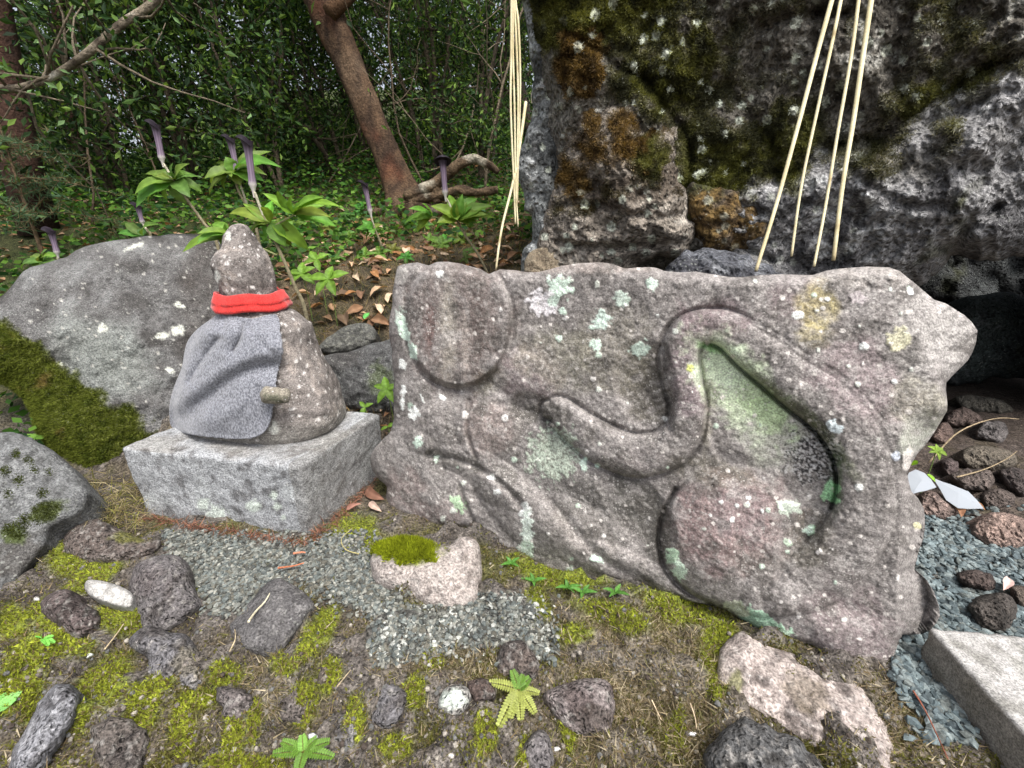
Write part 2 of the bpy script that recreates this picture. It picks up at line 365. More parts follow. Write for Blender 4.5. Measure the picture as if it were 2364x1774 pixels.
nx = len(xs); j, i = np.meshgrid(np.arange(len(ys)-1), np.arange(nx-1), indexing='ij'); v0 = (j*nx+i).ravel()
GF = np.stack([v0, v0+1, v0+nx+1, v0+nx], 1)
vis = GV[:, 1] > .25; gp = np.full((len(GV), 2), -9999.); gp[vis] = np.stack(project(GV[vis]), 1)
g = obj('ground', GV, GF, M['ground'], ground_color(gp[:, 0], gp[:, 1], GV), origin=(0, 0, 0)); tag(g, kind='structure')

# ------------------------------------------------------------------ stones from outlines
def rock_h(seed, low=.02, mid=.008, hi=.003, f=6., rid=0.):
    def f_(px, py, P, d, prof):
        q = P+seed*3.17
        h = low*fbm(q*f, 3)+mid*fbm(q*f*4.6, 3)+1.6*hi*fbm(q*f*14, 3)
        if rid: h = h+.6*rid*ridged(q*f*2.3, 3)
        return h*(.25+.75*prof)
    return f_
def patch_colors(px, py, P, base, blobs, nzf=40., nza=.3):
    c = np.tile(np.asarray(base, float), (len(px), 1)); nz = nza*fbm(P*nzf, 3)
    for b in blobs:
        x, y, rx, ry, rot, col, w = b[:7]; soft = b[7] if len(b) > 7 else .3
        m = (np.abs(px-x) < 2.2*max(rx, ry)) & (np.abs(py-y) < 2.2*max(rx, ry))
        if not m.any(): continue
        ww = np.zeros(len(px)); ww[m] = w*blob(px[m], py[m], x, y, rx, ry, rot, soft, nz[m]); c = mixc(c, col, ww)
    return c
def gpt(px, py, z=None):
    return on_Z(np.float64(px), np.float64(py), np.float64(z)) if z is not None else ground_hit(np.array([px]), np.array([py]))[0]

# ---- the carved slab
SLAB = [(914,627),(927,611),(963,606),(987,613),(1007,604),(1061,610),(1105,620),(1128,630),(1154,624),(1221,628),(1266,622),(1320,611),(1360,606),(1400,608),(1444,620),(1498,614),(1533,625),(1605,629),(1660,634),(1712,640),(1801,634),(1880,634),(1935,621),(2002,617),(2055,620),(2095,642),(2131,674),(2185,702),(2225,729),(2257,765),(2243,814),(2220,850),(2183,884),(2186,917),(2187,948),(2158,997),(2131,1033),(2113,1055),(2097,1095),(2106,1135),(2131,1171),(2134,1220),(2122,1270),(2112,1310),(2141,1341),(2167,1396),(2162,1440),(2128,1464),(2082,1464),(2070,1500),(2062,1540),(1986,1557),(1925,1533),(1863,1502),(1789,1483),(1734,1452),(1678,1410),(1635,1397),(1567,1387),(1493,1367),(1432,1354),(1370,1359),(1296,1341),(1265,1335),(1234,1313),(1210,1301),(1123,1267),(1100,1245),(1070,1232),(1034,1236),(998,1228),(967,1213),(909,1193),(889,1171),(893,1126),(880,1108),(857,1086),(853,1059),(865,1033),(887,1010),(904,995),(907,939),(909,872),(903,810),(900,738),(905,676)]
SN = cr([(1268,946,20),(1290,950,34),(1340,992,42),(1400,1030,48),(1466,1052,50),(1535,1040,48),(1576,1000,44),(1588,940,42),(1575,880,44),(1568,828,45),(1577,788,44),(1602,762,41),(1640,754,39),(1684,764,44),(1746,808,54),(1838,878,61),(1922,940,66),(1990,1030,70),(2006,1130,72),(1984,1215,75),(1932,1288,78),(1850,1345,74),(1760,1365,60)], 6)
LOOP = cr([(1641,795),(1616,827),(1618,880),(1631,939),(1633,1000),(1652,1058),(1720,1100),(1840,1170),(1922,1180),(1935,1130),(1924,1055),(1876,990),(1798,926),(1711,851),(1667,804)], 3, True)
BUMPS = [(1127,985,78,82,0,.026),(1012,985,85,62,-30,.020),(1200,862,80,55,20,.018),(985,925,60,40,30,.010),(1032,1150,85,58,35,.026),(930,1060,80,75,0,.020),(990,1185,120,60,20,.015),
         (1210,1185,150,62,42,.024),(1130,1105,130,52,30,.020),(1345,1240,170,70,32,.024),(1400,1130,130,42,25,.012),(1420,1300,130,40,20,.016),(1690,1228,135,140,0,.012),(1890,1450,150,75,35,.020),(1965,1480,100,70,20,.016),
         (1490,885,75,110,-10,-.024),(1470,1170,60,130,-40,-.022),(1690,1080,90,40,20,-.010),(1840,1230,60,70,0,-.012),(1235,950,60,42,20,-.012),(1721,1264,24,18,0,-.006),(2080,760,120,90,20,.012),(1350,740,160,90,0,-.006)]
CREASE = [([(1150,935),(1215,945),(1262,985),(1270,1040)],.010,24),([(1083,925),(1078,1000),(1098,1055)],.012,8),([(990,1050),(1080,1070),(1160,1120),(1205,1170)],.014,15),
          ([(1560,1130),(1530,1190),(1521,1250),(1534,1310),(1580,1365),(1660,1405)],.024,11),([(1062,1130),(1085,1190),(1115,1240)],.013,10),([(1270,1160),(1390,1290),(1500,1352)],.012,26),
          ([(1532,800),(1540,880),(1548,950),(1545,990)],.018,13),([(1641,797),(1667,806),(1711,853),(1798,928),(1876,992),(1922,1056),(1933,1130),(1920,1175)],.020,9),([(965,860),(1010,890),(1080,905),(1130,880)],.006,7),([(1490,900),(1540,985)],.006,20)]
RIDGE = np.array([(2040,930),(2072,985),(2085,1050),(2081,1150),(2072,1300),(2069,1440),(2060,1560)], float)
def slab_h(px, py, P, d, prof):
    q = P*1.
    h = .008*fbm(q*5, 3)+.0032*fbm(q*24, 3)+.0012*fbm(q*90, 2)
    r = np.sqrt(((px-1058)/122)**2+((py-742)/152)**2)
    h = h+.020*(1-sstep(.94, 1.02, r))+.008*(1-np.clip(r, 0, 1)**2)-.007*np.exp(-((r-1.05)/.04)**2)
    for x, y, rx, ry, rot, a in BUMPS:
        c, s = math.cos(math.radians(rot)), math.sin(math.radians(rot)); e = (((px-x)*c+(py-y)*s)/rx)**2+((-(px-x)*s+(py-y)*c)/ry)**2
        h = h+.95*a*np.clip(1-e, 0, 1)**.85
    s, _, _ = poly_sd(px, py, LOOP); h = h-.010*sstep(-3, 10, s)
    for pts, a, w in CREASE:
        dd, _, _ = path_dist(px, py, cr(np.array(pts, float), 6)); h = h-1.2*a*np.exp(-(dd/(w*.5))**2)
    # plateau outside the arch that the band's far side runs into
    dd, val, side = path_dist(px, py, SN); rad = val[:, 0]*(1+.05*perlin(q*14)); x = np.clip(dd/rad, 0, 1)
    tubeh = .037*np.sqrt(np.clip(1-x**3.2, 0, 1))
    lift = np.where(side < 0, .026*np.clip(1-np.maximum(dd-rad, 0)/230, 0, 1)**1.1, 0)*sstep(1620, 1760, px)*sstep(1300, 1100, py)
    rc = np.sqrt(((px-1692)/168)**2+((py-1236)/162)**2); ang = np.arctan2(py-1236, px-1692)
    coil = .033*np.sqrt(np.clip(1-rc**5, 0, 1))*(.55+.45*sstep(.55, -.3, np.cos(ang)))
    tubeh = tubeh*(1-.25*sstep(1150, 1330, py))
    h = h+np.maximum(np.maximum(tubeh, lift), coil)
    h = h-.013*np.exp(-((dd-rad-3)/4.5)**2)*(dd > rad-4)*(1-.88*sstep(1650, 1740, px)*(side < 0))*sstep(1200, 1120, py)
    sp = np.abs(((rc*2.4-ang/(2*math.pi)) % 1)-.5); h = h-.0016*np.exp(-((sp-.5)/.06)**2)*(rc < .9)
    dr, _, sd_ = path_dist(px, py, np.c_[RIDGE, RIDGE[:, 0]]); k = (sd_ < 0)
    h = h-np.where(k, np.clip(dr*.0013, 0, .10), 0)*sstep(930, 1040, py)
    df = (px-2060)*.87-(py-640)*.34; h = h-np.clip(df*.0004, 0, .05)*sstep(1080, 880, py)
    h = h-.010*np.exp(-((px-905)/40)**2)
    wp, wi = worley(q*55.); h = h-.0022*sstep(.34, .1, wp)*(wi > .45)+.0018*lichen_w(px, py, P)*(1+.6*perlin(q*160))
    # chips along the worked edges
    h = h-.006*np.clip(ridged(q*11+3, 2)-.75, 0, 1)
    return h*(.35+.65*prof)
MINT, WHT, PINK, DARK, PALE, YEL, GRN = lin(196, 214, 200), lin(222, 224, 220), lin(152, 137, 138), lin(76, 74, 68), lin(176, 170, 160), lin(176, 164, 112), lin(160, 188, 132)
SLAB_TINTS = [(1221,863,75,70,20,PINK,.6),(1685,1210,140,110,0,lin(142,120,118),.7),(1840,690,60,60,0,lin(128,112,114),.5),(1590,860,50,120,-5,lin(122,106,110),.6),(1660,740,90,45,0,lin(122,106,108),.6),(2000,880,140,90,30,lin(142,126,128),.5),
          (1127,985,60,60,0,lin(150,134,128),.5),(1060,745,120,150,0,lin(120,107,102),.6),(1960,1450,110,90,30,lin(128,112,114),.5),(1886,706,45,60,10,YEL,.6),(1880,775,45,30,0,YEL,.4),(1240,945,70,34,15,DARK,.7),(1495,890,55,95,-12,lin(92,88,78),.75),(1490,1190,50,110,-35,DARK,.75),(1380,1180,110,60,30,lin(100,98,94),.5),
          (1640,1090,110,34,15,lin(92,88,76),.6),(1040,1060,70,22,15,DARK,.6),(1180,1110,60,24,35,DARK,.5),(1870,1245,60,60,0,lin(96,92,80),.6),(1290,830,100,70,10,lin(124,122,104),.5),(1420,800,90,90,0,lin(118,114,100),.5),(1130,880,40,30,-40,lin(92,90,74),.6),(1750,1300,60,30,0,lin(110,106,100),.5),
          (2150,770,100,120,20,lin(172,168,164),.75),(2130,930,70,60,20,lin(166,162,146),.6),(2120,1000,40,60,30,lin(172,178,162),.5),(1975,640,130,26,0,lin(170,164,158),.6),(1340,618,200,14,0,lin(158,146,138),.5),(1700,890,60,120,-40,lin(198,212,180),.85,.35),(1670,850,40,60,-35,lin(210,224,198),.8,.35),(1640,804,26,10,20,lin(146,190,128),.8),(1780,990,80,80,-30,lin(186,188,174),.7),(1760,935,34,70,-45,lin(180,208,150),.6),
          (1035,760,20,110,0,lin(168,162,150),.65,.6),(1074,800,11,80,0,lin(164,154,146),.6,.6),(1104,765,17,130,0,lin(92,80,76),.6,.6),(990,760,14,50,0,lin(110,84,80),.6,.6),(1710,1180,60,60,0,PINK,.4),(1480,1060,60,25,0,lin(158,150,148),.5),(1330,1240,90,60,30,lin(140,134,128),.4),(930,1140,50,60,0,lin(138,122,118),.5),(1020,1200,60,40,20,lin(146,130,126),.5),
          (1905,1010,18,110,-38,lin(86,96,66),.8,.5),(1800,915,14,110,-52,lin(84,88,62),.7,.5),(1930,1110,14,70,0,lin(80,110,70),.7,.5),(1640,940,12,110,8,lin(132,128,112),.5,.5),(1600,1450,30,30,0,lin(96,96,84),.3)]  # stains and tints: some darker along valleys and creases, some paler along the top
LICH = [(1293,662,32,24,-20,MINT),(1255,698,32,30,0,lin(208,204,206)),(1279,694,14,12,0,MINT),(1502,656,15,15,0,MINT),(1433,691,17,17,0,lin(196,210,198)),(1388,738,20,24,20,lin(186,202,192)),(1297,718,8,8,0,MINT),(1377,796,14,12,0,MINT),(1478,807,20,18,0,lin(176,192,180)),(1290,781,9,7,0,MINT),(1368,756,7,6,0,MINT),
        (1275,1050,56,58,0,lin(170,182,166),.75),(1348,1072,8,15,0,MINT),(1379,1075,5,5,0,MINT),(954,955,13,15,0,WHT),(965,1021,10,13,0,MINT),(1023,919,10,6,30,WHT),(925,742,12,30,-10,MINT),(938,770,9,15,-20,MINT),(954,810,9,20,-15,MINT),(929,843,8,12,0,WHT),(931,903,7,13,0,WHT),(929,934,5,15,0,WHT),(974,919,3,12,-20,WHT),
        (1214,1184,12,22,0,WHT),(1217,1229,13,46,0,lin(206,216,206)),(1212,1275,17,22,0,lin(190,206,190)),(1134,1102,8,7,0,WHT),(1148,1137,8,5,0,WHT),(1016,634,8,10,0,WHT),(1518,729,5,4,0,WHT),(1535,968,7,6,0,WHT),(1056,1162,14,22,-30,lin(160,184,152)),(1108,1242,30,10,35,lin(190,198,182)),(1150,1275,36,7,25,lin(196,196,186),.6),(1377,1291,16,8,30,MINT),(1316,1314,10,8,0,lin(180,190,176)),
        (1841,729,14,11,0,lin(206,208,204)),(1980,689,18,14,0,lin(168,160,160)),(2078,787,26,28,0,lin(192,188,160),.8),(1993,801,10,9,0,WHT),(2064,881,7,6,0,WHT),(1928,988,20,13,35,lin(196,206,208)),(2069,1053,10,12,0,lin(190,196,206)),(1984,1126,9,8,0,WHT),(1821,1171,25,18,10,lin(196,206,192)),(1919,1135,20,24,0,lin(150,196,150)),(1873,1224,13,12,0,lin(168,200,168)),(1821,1253,10,10,0,lin(180,196,176)),(1592,850,9,8,0,lin(186,190,110)),(1552,1283,14,18,0,lin(170,194,168)),
        (1567,1316,17,22,-20,lin(186,204,186)),(1762,1440,66,22,28,lin(158,192,166),.85),(1800,1465,26,13,20,lin(184,206,186)),(1700,1405,26,14,25,lin(182,186,166)),(1869,1224,12,10,0,MINT),(1900,1520,30,8,25,lin(140,168,142)),(2093,1058,12,26,10,lin(190,184,178)),(2118,1215,9,8,0,lin(190,186,150)),(2102,673,7,7,0,WHT),(920,690,10,40,0,lin(176,170,166),.5),(925,640,14,22,20,lin(182,178,172),.6),(1910,690,6,6,0,WHT),(1730,1150,6,5,0,WHT),(1700,1168,5,5,0,WHT),(1665,1160,5,5,0,WHT),(1690,1200,6,6,0,WHT),(1760,1180,5,5,0,WHT),(1640,1190,4,4,0,WHT)]
rgl = np.random.default_rng(77); LICH += [(rgl.uniform(930, 2120), rgl.uniform(640, 1480), r, r*rgl.uniform(.7, 1.2), 0, lin(*[(206,210,200),(190,206,190),(214,210,206)][rgl.integers(3)]), .85) for r in rgl.uniform(2.5, 7.5, 90)]
def lichen_w(px, py, P):
    nz_ = .55*fbm(P*70, 3); W_ = np.zeros(len(px))
    for b in LICH:
        m = (np.abs(px-b[0]) < 2.5*max(b[2], b[3])) & (np.abs(py-b[1]) < 2.5*max(b[2], b[3]))
        W_[m] = np.maximum(W_[m], blob(px[m], py[m], b[0], b[1], b[2], b[3], b[4], .12, nz_[m]))
    return W_
Acorner = gpt(909, 1193, 0.0); Bcorner = gpt(2063, 1540, 0.0); e = Bcorner-Acorner; e /= np.linalg.norm(e)
nh = np.cross(e, [0, 0, 1]); nh = nh/np.linalg.norm(nh); nh = nh if nh[1] < 0 else -nh
NS = nh*math.cos(math.radians(8))+np.array([0, 0, math.sin(math.radians(8))])
S = pillow(SLAB, 2.6, Acorner+[0, 0, .01], NS, slab_h, .05, 26, .07, sub=2, jit=4, seed=2)
px, py, P = S['px'], S['py'], S['P0']
c = patch_colors(px, py, P, lin(130, 125, 122), SLAB_TINTS, 24., .35)
n1 = fbm(P*18, 4); c = mixc(c, lin(92, 88, 84), sstep(.1, .7, n1)*.65); c = mixc(c, lin(154, 149, 146), sstep(.1, .7, -n1)*.6); n2 = fbm(P*95, 3); c = mixc(c, lin(80, 77, 74), sstep(.1, .5, n2)*.45); c = mixc(c, lin(170, 166, 161), sstep(.15, .5, -n2)*.4)
nzl = .55*fbm(P*70, 3)
for b in SLAB_TINTS:
    if b[5][1] > 1.06*b[5][0] and 1600 < b[0] < 1830 and b[1] < 1010: c = mixc(c, b[5], .5*b[6]*blob(px, py, *b[:5], soft=.4, nz=.8*fbm(P*40, 3)))
for b in LICH:
    w = (b[6] if len(b) > 6 else .9); m = (np.abs(px-b[0]) < 2.5*max(b[2], b[3])) & (np.abs(py-b[1]) < 2.5*max(b[2], b[3]))
    ww = np.zeros(len(px)); ww[m] = w*blob(px[m], py[m], b[0], b[1], b[2], b[3], b[4], .12, nzl[m]); c = mixc(c, b[5]*1.12, ww)
dk = blob(px, py, 1873, 1052, 58, 62, -15, .3, nzl)*sstep(.0, .25, fbm(P*170, 2)); c = mixc(c, lin(44, 44, 46), dk*.9)
dk = blob(px, py, 1873, 1052, 58, 62, -15, .3, nzl)*sstep(.0, .25, -fbm(P*170, 2)); c = mixc(c, lin(196, 196, 196), dk*.6)
dk = blob(px, py, 1275, 1050, 56, 58, 0, .3, nzl)*sstep(.05, .3, fbm(P*150, 2)); c = mixc(c, lin(96, 92, 86), dk*.7)
wd, wid = worley(P*38.); dots = (wd < .17*(wid > .45)*(.4+.9*wid)); c = mixc(c, lin(206, 200, 194), dots*.8)
slab_o = obj('carved_slab', S['V'], S['F'], M['slab'], c)
tag(slab_o, 'large upright weathered stone slab carved with a coiling snake and a round disc', 'stone carving')
SLABV, SLABF = S['V'], S['F']
SLAB_BVH = BVHTree.FromPolygons([tuple(v) for v in S['V']], [tuple(f) for f in S['F'][:S['nf']]])

# ---- pedestal
PED_Z = .262
FR, FL, BR = gpt(688, 1077, PED_Z), gpt(275, 1034, PED_Z), gpt(879, 955, PED_Z)
FL[2] = FR[2] = BR[2] = 0; ex = FR-FL; wx = np.linalg.norm(ex); ex /= wx; ey = BR-FR; wy = np.linalg.norm(ey); ey /= wy
def rounded_box(c, ex, ey, hx, hy, hz, r, sp):
    V = {}; verts = []; faces = []
    nx_, ny_, nz_ = [max(4, int(2*h/sp)) for h in (hx, hy, hz)]
    def vid(i, j, k):
        key = (i, j, k)
        if key not in V: V[key] = len(verts); verts.append((2*i/nx_-1, 2*j/ny_-1, 2*k/nz_-1))
        return V[key]
    for (a, b, fx) in ((nx_, ny_, 2), (nx_, nz_, 1), (ny_, nz_, 0)):
        for side in (0, 1):
            for i in range(a):
                for j in range(b):
                    q = []
                    for di, dj in ((0, 0), (1, 0), (1, 1), (0, 1)):
                        ij = [i+di, j+dj]
                        if fx == 2: t = (ij[0], ij[1], side*nz_)
                        elif fx == 1: t = (ij[0], side*ny_, ij[1])
                        else: t = (side*nx_, ij[0], ij[1])
                        q.append(vid(*t))
                    if (side == 0) != (fx == 1): q = q[::-1]
                    faces.append(q)
    p = np.array(verts)*[hx, hy, hz]; lim = np.array([hx, hy, hz])-r; cc = np.clip(p, -lim, lim); dv = p-cc
    ln = np.linalg.norm(dv, axis=1)[:, None]; nr = dv/np.maximum(ln, 1e-9); p = np.where(ln > 1e-9, cc+nr*r, p)
    W = c+p[:, :1]*ex+p[:, 1:2]*ey+p[:, 2:]*np.array([0, 0, 1.]); NW = nr[:, :1]*ex+nr[:, 1:2]*ey+nr[:, 2:]*np.array([0, 0, 1.])
    return W, np.array(faces), NW, p
pc = FL+ex*wx/2+ey*wy/2+np.array([0, 0, PED_Z/2-.01])
W, Fp, NW, lp = rounded_box(pc, ex, ey, wx/2, wy/2, PED_Z/2+.01, .012, .007)
# the block narrows a little towards its foot and its faces are uneven
sh = 1-.035*(1-(W[:, 2]/PED_Z)); W[:, :2] = pc[:2]+(W[:, :2]-pc[:2])*sh[:, None]
W = W+NW*(.004*fbm(W*9, 3)+.0016*fbm(W*45, 3)-.004*np.clip(ridged(W*16, 2)-.6, 0, 1))[:, None]
ppx, ppy = project(W); top = NW[:, 2] > .5
c = np.tile(lin(158, 160, 162), (len(W), 1)); n1 = fbm(W*22, 4); n2 = fbm(W*7+5, 3)
c = mixc(c, lin(82, 80, 80), sstep(.1, .6, n1)*.7); c = mixc(c, lin(186, 190, 190), sstep(.15, .7, n2)*.6)
c = mixc(c, lin(112, 106, 98), np.where(top, .55*sstep(-.4, .4, n2), 0)); c = mixc(c, lin(116, 114, 110), np.where(lp[:, 0] > wx/2-.03, .6, 0))  # end face toward the slab darkened: its shade is painted into the colour
for x, y, r in ((632,1145,9),(500,1190,22),(585,1170,14),(640,1170,8),(655,1195,6),(470,1165,14)): c = mixc(c, lin(206, 216, 204), .7*blob(ppx, ppy, x, y, r, r, 0, .3, .5*fbm(W*80, 2)))
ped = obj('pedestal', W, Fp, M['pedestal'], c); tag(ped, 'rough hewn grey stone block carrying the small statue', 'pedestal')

# ---- statue
prof_z = [(.256,-1.105,-.605,.165),(.275,-1.115,-.598,.175),(.36,-1.115,-.605,.170),(.42,-1.085,-.625,.160),(.48,-1.055,-.640,.150),(.544,-1.02,-.656,.135),(.60,-.98,-.666,.125),(.635,-.945,-.70,.105),(.655,-.912,-.732,.086),(.675,-.90,-.745,.078),(.70,-.90,-.752,.076),(.75,-.906,-.755,.080),(.79,-.908,-.760,.080),(.812,-.900,-.764,.076),(.828,-.884,-.770,.066),(.838,-.872,-.776,.056),(.855,-.866,-.781,.050),(.875,-.858,-.787,.044),(.893,-.846,-.795,.034),(.904,-.832,-.80,.024),(.908,-.819,-.812,.006)]
pz = np.array(prof_z); zz = np.concatenate([np.linspace(.256, .82, 140), np.linspace(.825, .908, 34)]); NTH = 190
ZZ = pz[:, 0]; xl, xr, bb = [np.interp(zz, ZZ, pz[:, k]) for k in (1, 2, 3)]
ker = np.array([1, 2, 1])/4.
for arr in (xl, xr, bb):
    s = arr.copy(); s[1:-1] = np.convolve(arr, ker, 'valid'); arr[:] = s
ROT = math.atan2(ex[1], ex[0]); th = np.linspace(0, 2*math.pi, NTH, endpoint=False); SVv = []
for k, z in enumerate(zz):
    n_ = 2.6 if z < .6 else 2.2; cs, sn = np.cos(th), np.sin(th)
    r_ = (np.abs(cs)**n_+np.abs(sn)**n_)**(-1/n_); a = (xr[k]-xl[k])/2; x = a*r_*cs; y = bb[k]*r_*sn; cxm = (xl[k]+xr[k])/2
    SVv.append(np.stack([cxm+x*math.cos(ROT)-y*math.sin(ROT), 1.385+x*math.sin(ROT)+y*math.cos(ROT), np.full(NTH, z)], 1))
SV = np.concatenate(SVv); SF = []
for k in range(len(zz)-1):
    a0 = k*NTH+np.arange(NTH); a1 = k*NTH+(np.arange(NTH)+1) % NTH; SF.append(np.stack([a0, a1, a1+NTH, a0+NTH], 1))
SF = np.concatenate(SF)
cxm = np.repeat((xl+xr)/2, NTH); out = SV-np.stack([cxm, np.full(len(SV), 1.385), SV[:, 2]], 1); out /= np.linalg.norm(out, axis=1)[:, None]+1e-9
spx, spy = project(SV); fr = out[:, 1] < .3
dsp = .006*fbm(SV*9, 3)+.002*fbm(SV*40, 2)
for x, y, rx, ry, rot, a in ((700,900,58,58,-20,.030),(735,930,50,50,0,.014),(685,985,80,32,-12,.032),(640,1000,40,24,0,-.012),(560,620,60,55,0,.006)):
    dsp = dsp+np.where(fr, a*blob(spx, spy, x, y, rx, ry, rot, .9), 0)
for pts, a, w in (([(650,848),(700,855),(745,885),(770,925)],.009,9),([(628,955),(680,955),(735,960)],.009,10)):
    dd, _, _ = path_dist(spx, spy, cr(np.array(pts, float), 5)); dsp = dsp-np.where(fr, a*np.exp(-(dd/w)**2), 0)
SV = SV+out*dsp[:, None]
n1 = fbm(SV*16, 4); c = np.tile(lin(126, 120, 116), (len(SV), 1)); c = mixc(c, lin(88, 82, 78), sstep(.05, .7, n1)*.7); c = mixc(c, lin(164, 154, 146), sstep(.1, .7, -n1)*.6)
c = mixc(c, lin(150, 148, 140), sstep(.36, .28, SV[:, 2])*.5); wd, wid = worley(SV*48.); c = mixc(c, lin(206, 202, 198), (wd < .24*(wid > .4)*(.4+wid))*.85); c = mixc(c, lin(70, 66, 64), sstep(.1, .5, fbm(SV*80, 2))*.5)
for x, y, r in ((632,985,9),(505,640,9),(528,545,7)): c = mixc(c, lin(210, 212, 204), .8*blob(spx, spy, x, y, r, r*1.6, 0, .3, .5*fbm(SV*80, 2)))
base_c = np.array([-.86, 1.385, PED_Z-.002])
st = empty('stone_statue', base_c, 'small worn seated stone figure with knob topped head on the grey block', 'statue')
obj('body', SV, SF, M['statue'], c, parent=st)
# stub of a hand
t = np.linspace(0, 1, 14); hp0, hp1 = on_Y(600, 910, 1.145), on_Y(672, 916, 1.175); pth = hp0+(hp1-hp0)*t[:, None]; rr = .0245*np.sqrt(np.clip(1-(2*t-1)**6, .02, 1)); rr[t > .6] *= .95
HV, HF = tube(pth, rr, 14); HV = HV+.002*fbm(HV*40, 2)[:, None]; c = mixc(np.tile(lin(134, 128, 116), (len(HV), 1)), lin(92, 92, 78), sstep(-.1, .5, fbm(HV*40, 3)))
obj('hand', HV, HF, M['statue'], c, parent=st)

# ---- bib with red collar
ST_BVH = BVHTree.FromPolygons([tuple(v) for v in SV], [tuple(f) for f in SF])
BIB = cr([(515,728),(585,738),(637,728),(648,775),(652,815),(644,850),(638,885),(633,925),(629,962),(618,990),(598,1006),(560,1012),(500,1008),(440,1000),(408,990),(396,972),(397,930),(408,890),(424,850),(431,812),(440,785),(462,760),(490,740)], 4, True)
sp = 2.2; gx = np.arange(388, 660, sp); gy = np.arange(722, 1022, sp); PX, PY = np.meshgrid(gx, gy); shp = PX.shape; px = PX.ravel(); py = PY.ravel()
d, qx, qy = poly_sd(px, py, BIB); R_ = rays(px, py); dep = np.full(len(px), np.nan); o3 = Vector((0, 0, CAMH))
for k in range(len(px)):
    hit = ST_BVH.ray_cast(o3, Vector(R_[k]))
    if hit[0] is not None: dep[k] = hit[0][1]
D = dep.reshape(shp); bad = np.isnan(D)
D = np.where(bad, np.nanmean(D), D)
fillY = 1.36
D = np.where(bad, fillY, D); D = np.minimum(D, 1.37)
for _ in range(60):
    Dp = np.pad(D, 1, 'edge'); D = .2*(Dp[1:-1, 1:-1]+Dp[:-2, 1:-1]+Dp[2:, 1:-1]+Dp[1:-1, :-2]+Dp[1:-1, 2:])
    D = np.where(bad, D, np.minimum(D, dep.reshape(shp)-.004))
fold = np.zeros(len(px))
for pts, a, w in (([(425,965),(470,925),(530,875),(590,848),(648,845)],.022,20),([(440,880),(470,830),(505,785)],.013,9),([(562,748),(558,775),(540,810)],.012,7),([(520,742),(515,760)],.008,6),([(580,760),(610,800),(630,815)],.007,9),([(600,905),(560,950),(540,965)],.006,16)):
    dd, _, _ = path_dist(px, py, cr(np.array(pts, float), 5)); fold += a*np.exp(-(dd/w)**2)
for pts, a, w in (([(435,915),(490,880),(560,835),(640,805)],.016,22),([(450,990),(520,960),(590,920),(625,900)],.012,26),([(425,860),(455,800),(490,760)],.008,12),([(540,760),(520,820)],.007,12),([(590,750),(600,790)],.007,12)):
    dd, _, _ = path_dist(px, py, cr(np.array(pts, float), 5)); fold -= a*np.exp(-(dd/w)**2)
Dd = D.ravel()-.004-.018*sstep(728, 775, py)+fold*sstep(728, 750, py); Dd = np.minimum(Dd, np.where(np.isnan(dep), 9, dep-.005))
ins = d > 0; I = ins.reshape(shp); cell = I[:-1, :-1] | I[1:, :-1] | I[:-1, 1:] | I[1:, 1:]; jj, ii = np.nonzero(cell); nx_ = shp[1]; v00 = jj*nx_+ii
Q = np.stack([v00, v00+nx_, v00+nx_+1, v00+1], 1); use = np.unique(Q); idx = -np.ones(len(px), int); idx[use] = np.arange(len(use)); Q = idx[Q]
ox = np.where(ins[use], px[use], qx[use]); oy = np.where(ins[use], py[use], qy[use]); BV = on_Y(ox, oy, Dd[use])
hem = np.clip(1-np.where(ins[use], d[use], 0)/7, 0, 1); BV[:, 1] -= .003*hem
bib = empty('bib', (-.86, 1.2, PED_Z+.01), 'grey towelling bib with red collar tied round the stone statue', 'bib')
cl = obj('cloth', BV, Q, M['terry'], parent=bib); sm = cl.modifiers.new('thickness', 'SOLIDIFY'); sm.thickness = .004; sm.offset = 1
# collar: a folded band all round the neck
prof_c = [(.648,.118,.109),(.655,.120,.111),(.663,.1165,.108),(.670,.1125,.105),(.6725,.1150,.1070),(.680,.110,.1035),(.690,.104,.099),(.700,.099,.095),(.700,.093,.090),(.68,.097,.093),(.66,.106,.100),(.648,.112,.104)]
CVv = []; nth = 72; tt = np.linspace(0, 2*math.pi, nth, endpoint=False)
for k, (z, a, b) in enumerate(prof_c):
    wv = 1+.03*np.sin(3*tt+1)+.018*np.sin(7*tt+2+k*.25)+.014*np.sin(13*tt+k*.4)+.008*np.sin(23*tt-k*.5); x = (a-.006)*.94*np.cos(tt)*wv; y = (b+.006)*np.sin(tt)*wv
    CVv.append(np.stack([-.824+x*math.cos(ROT)-y*math.sin(ROT), 1.382+x*math.sin(ROT)+y*math.cos(ROT), z+.010-.003*np.cos(tt-.3)+.003*np.sin(5*tt)], 1))
CV = np.concatenate(CVv); CF = []
nk = len(prof_c)
for k in range(nk):
    a0 = k*nth+np.arange(nth); a1 = k*nth+(np.arange(nth)+1) % nth; k2 = (k+1) % nk; CF.append(np.stack([a0, a1, k2*nth+(np.arange(nth)+1) % nth, k2*nth+np.arange(nth)], 1))
co = obj('collar', CV, np.concatenate(CF), M['red'], parent=bib)
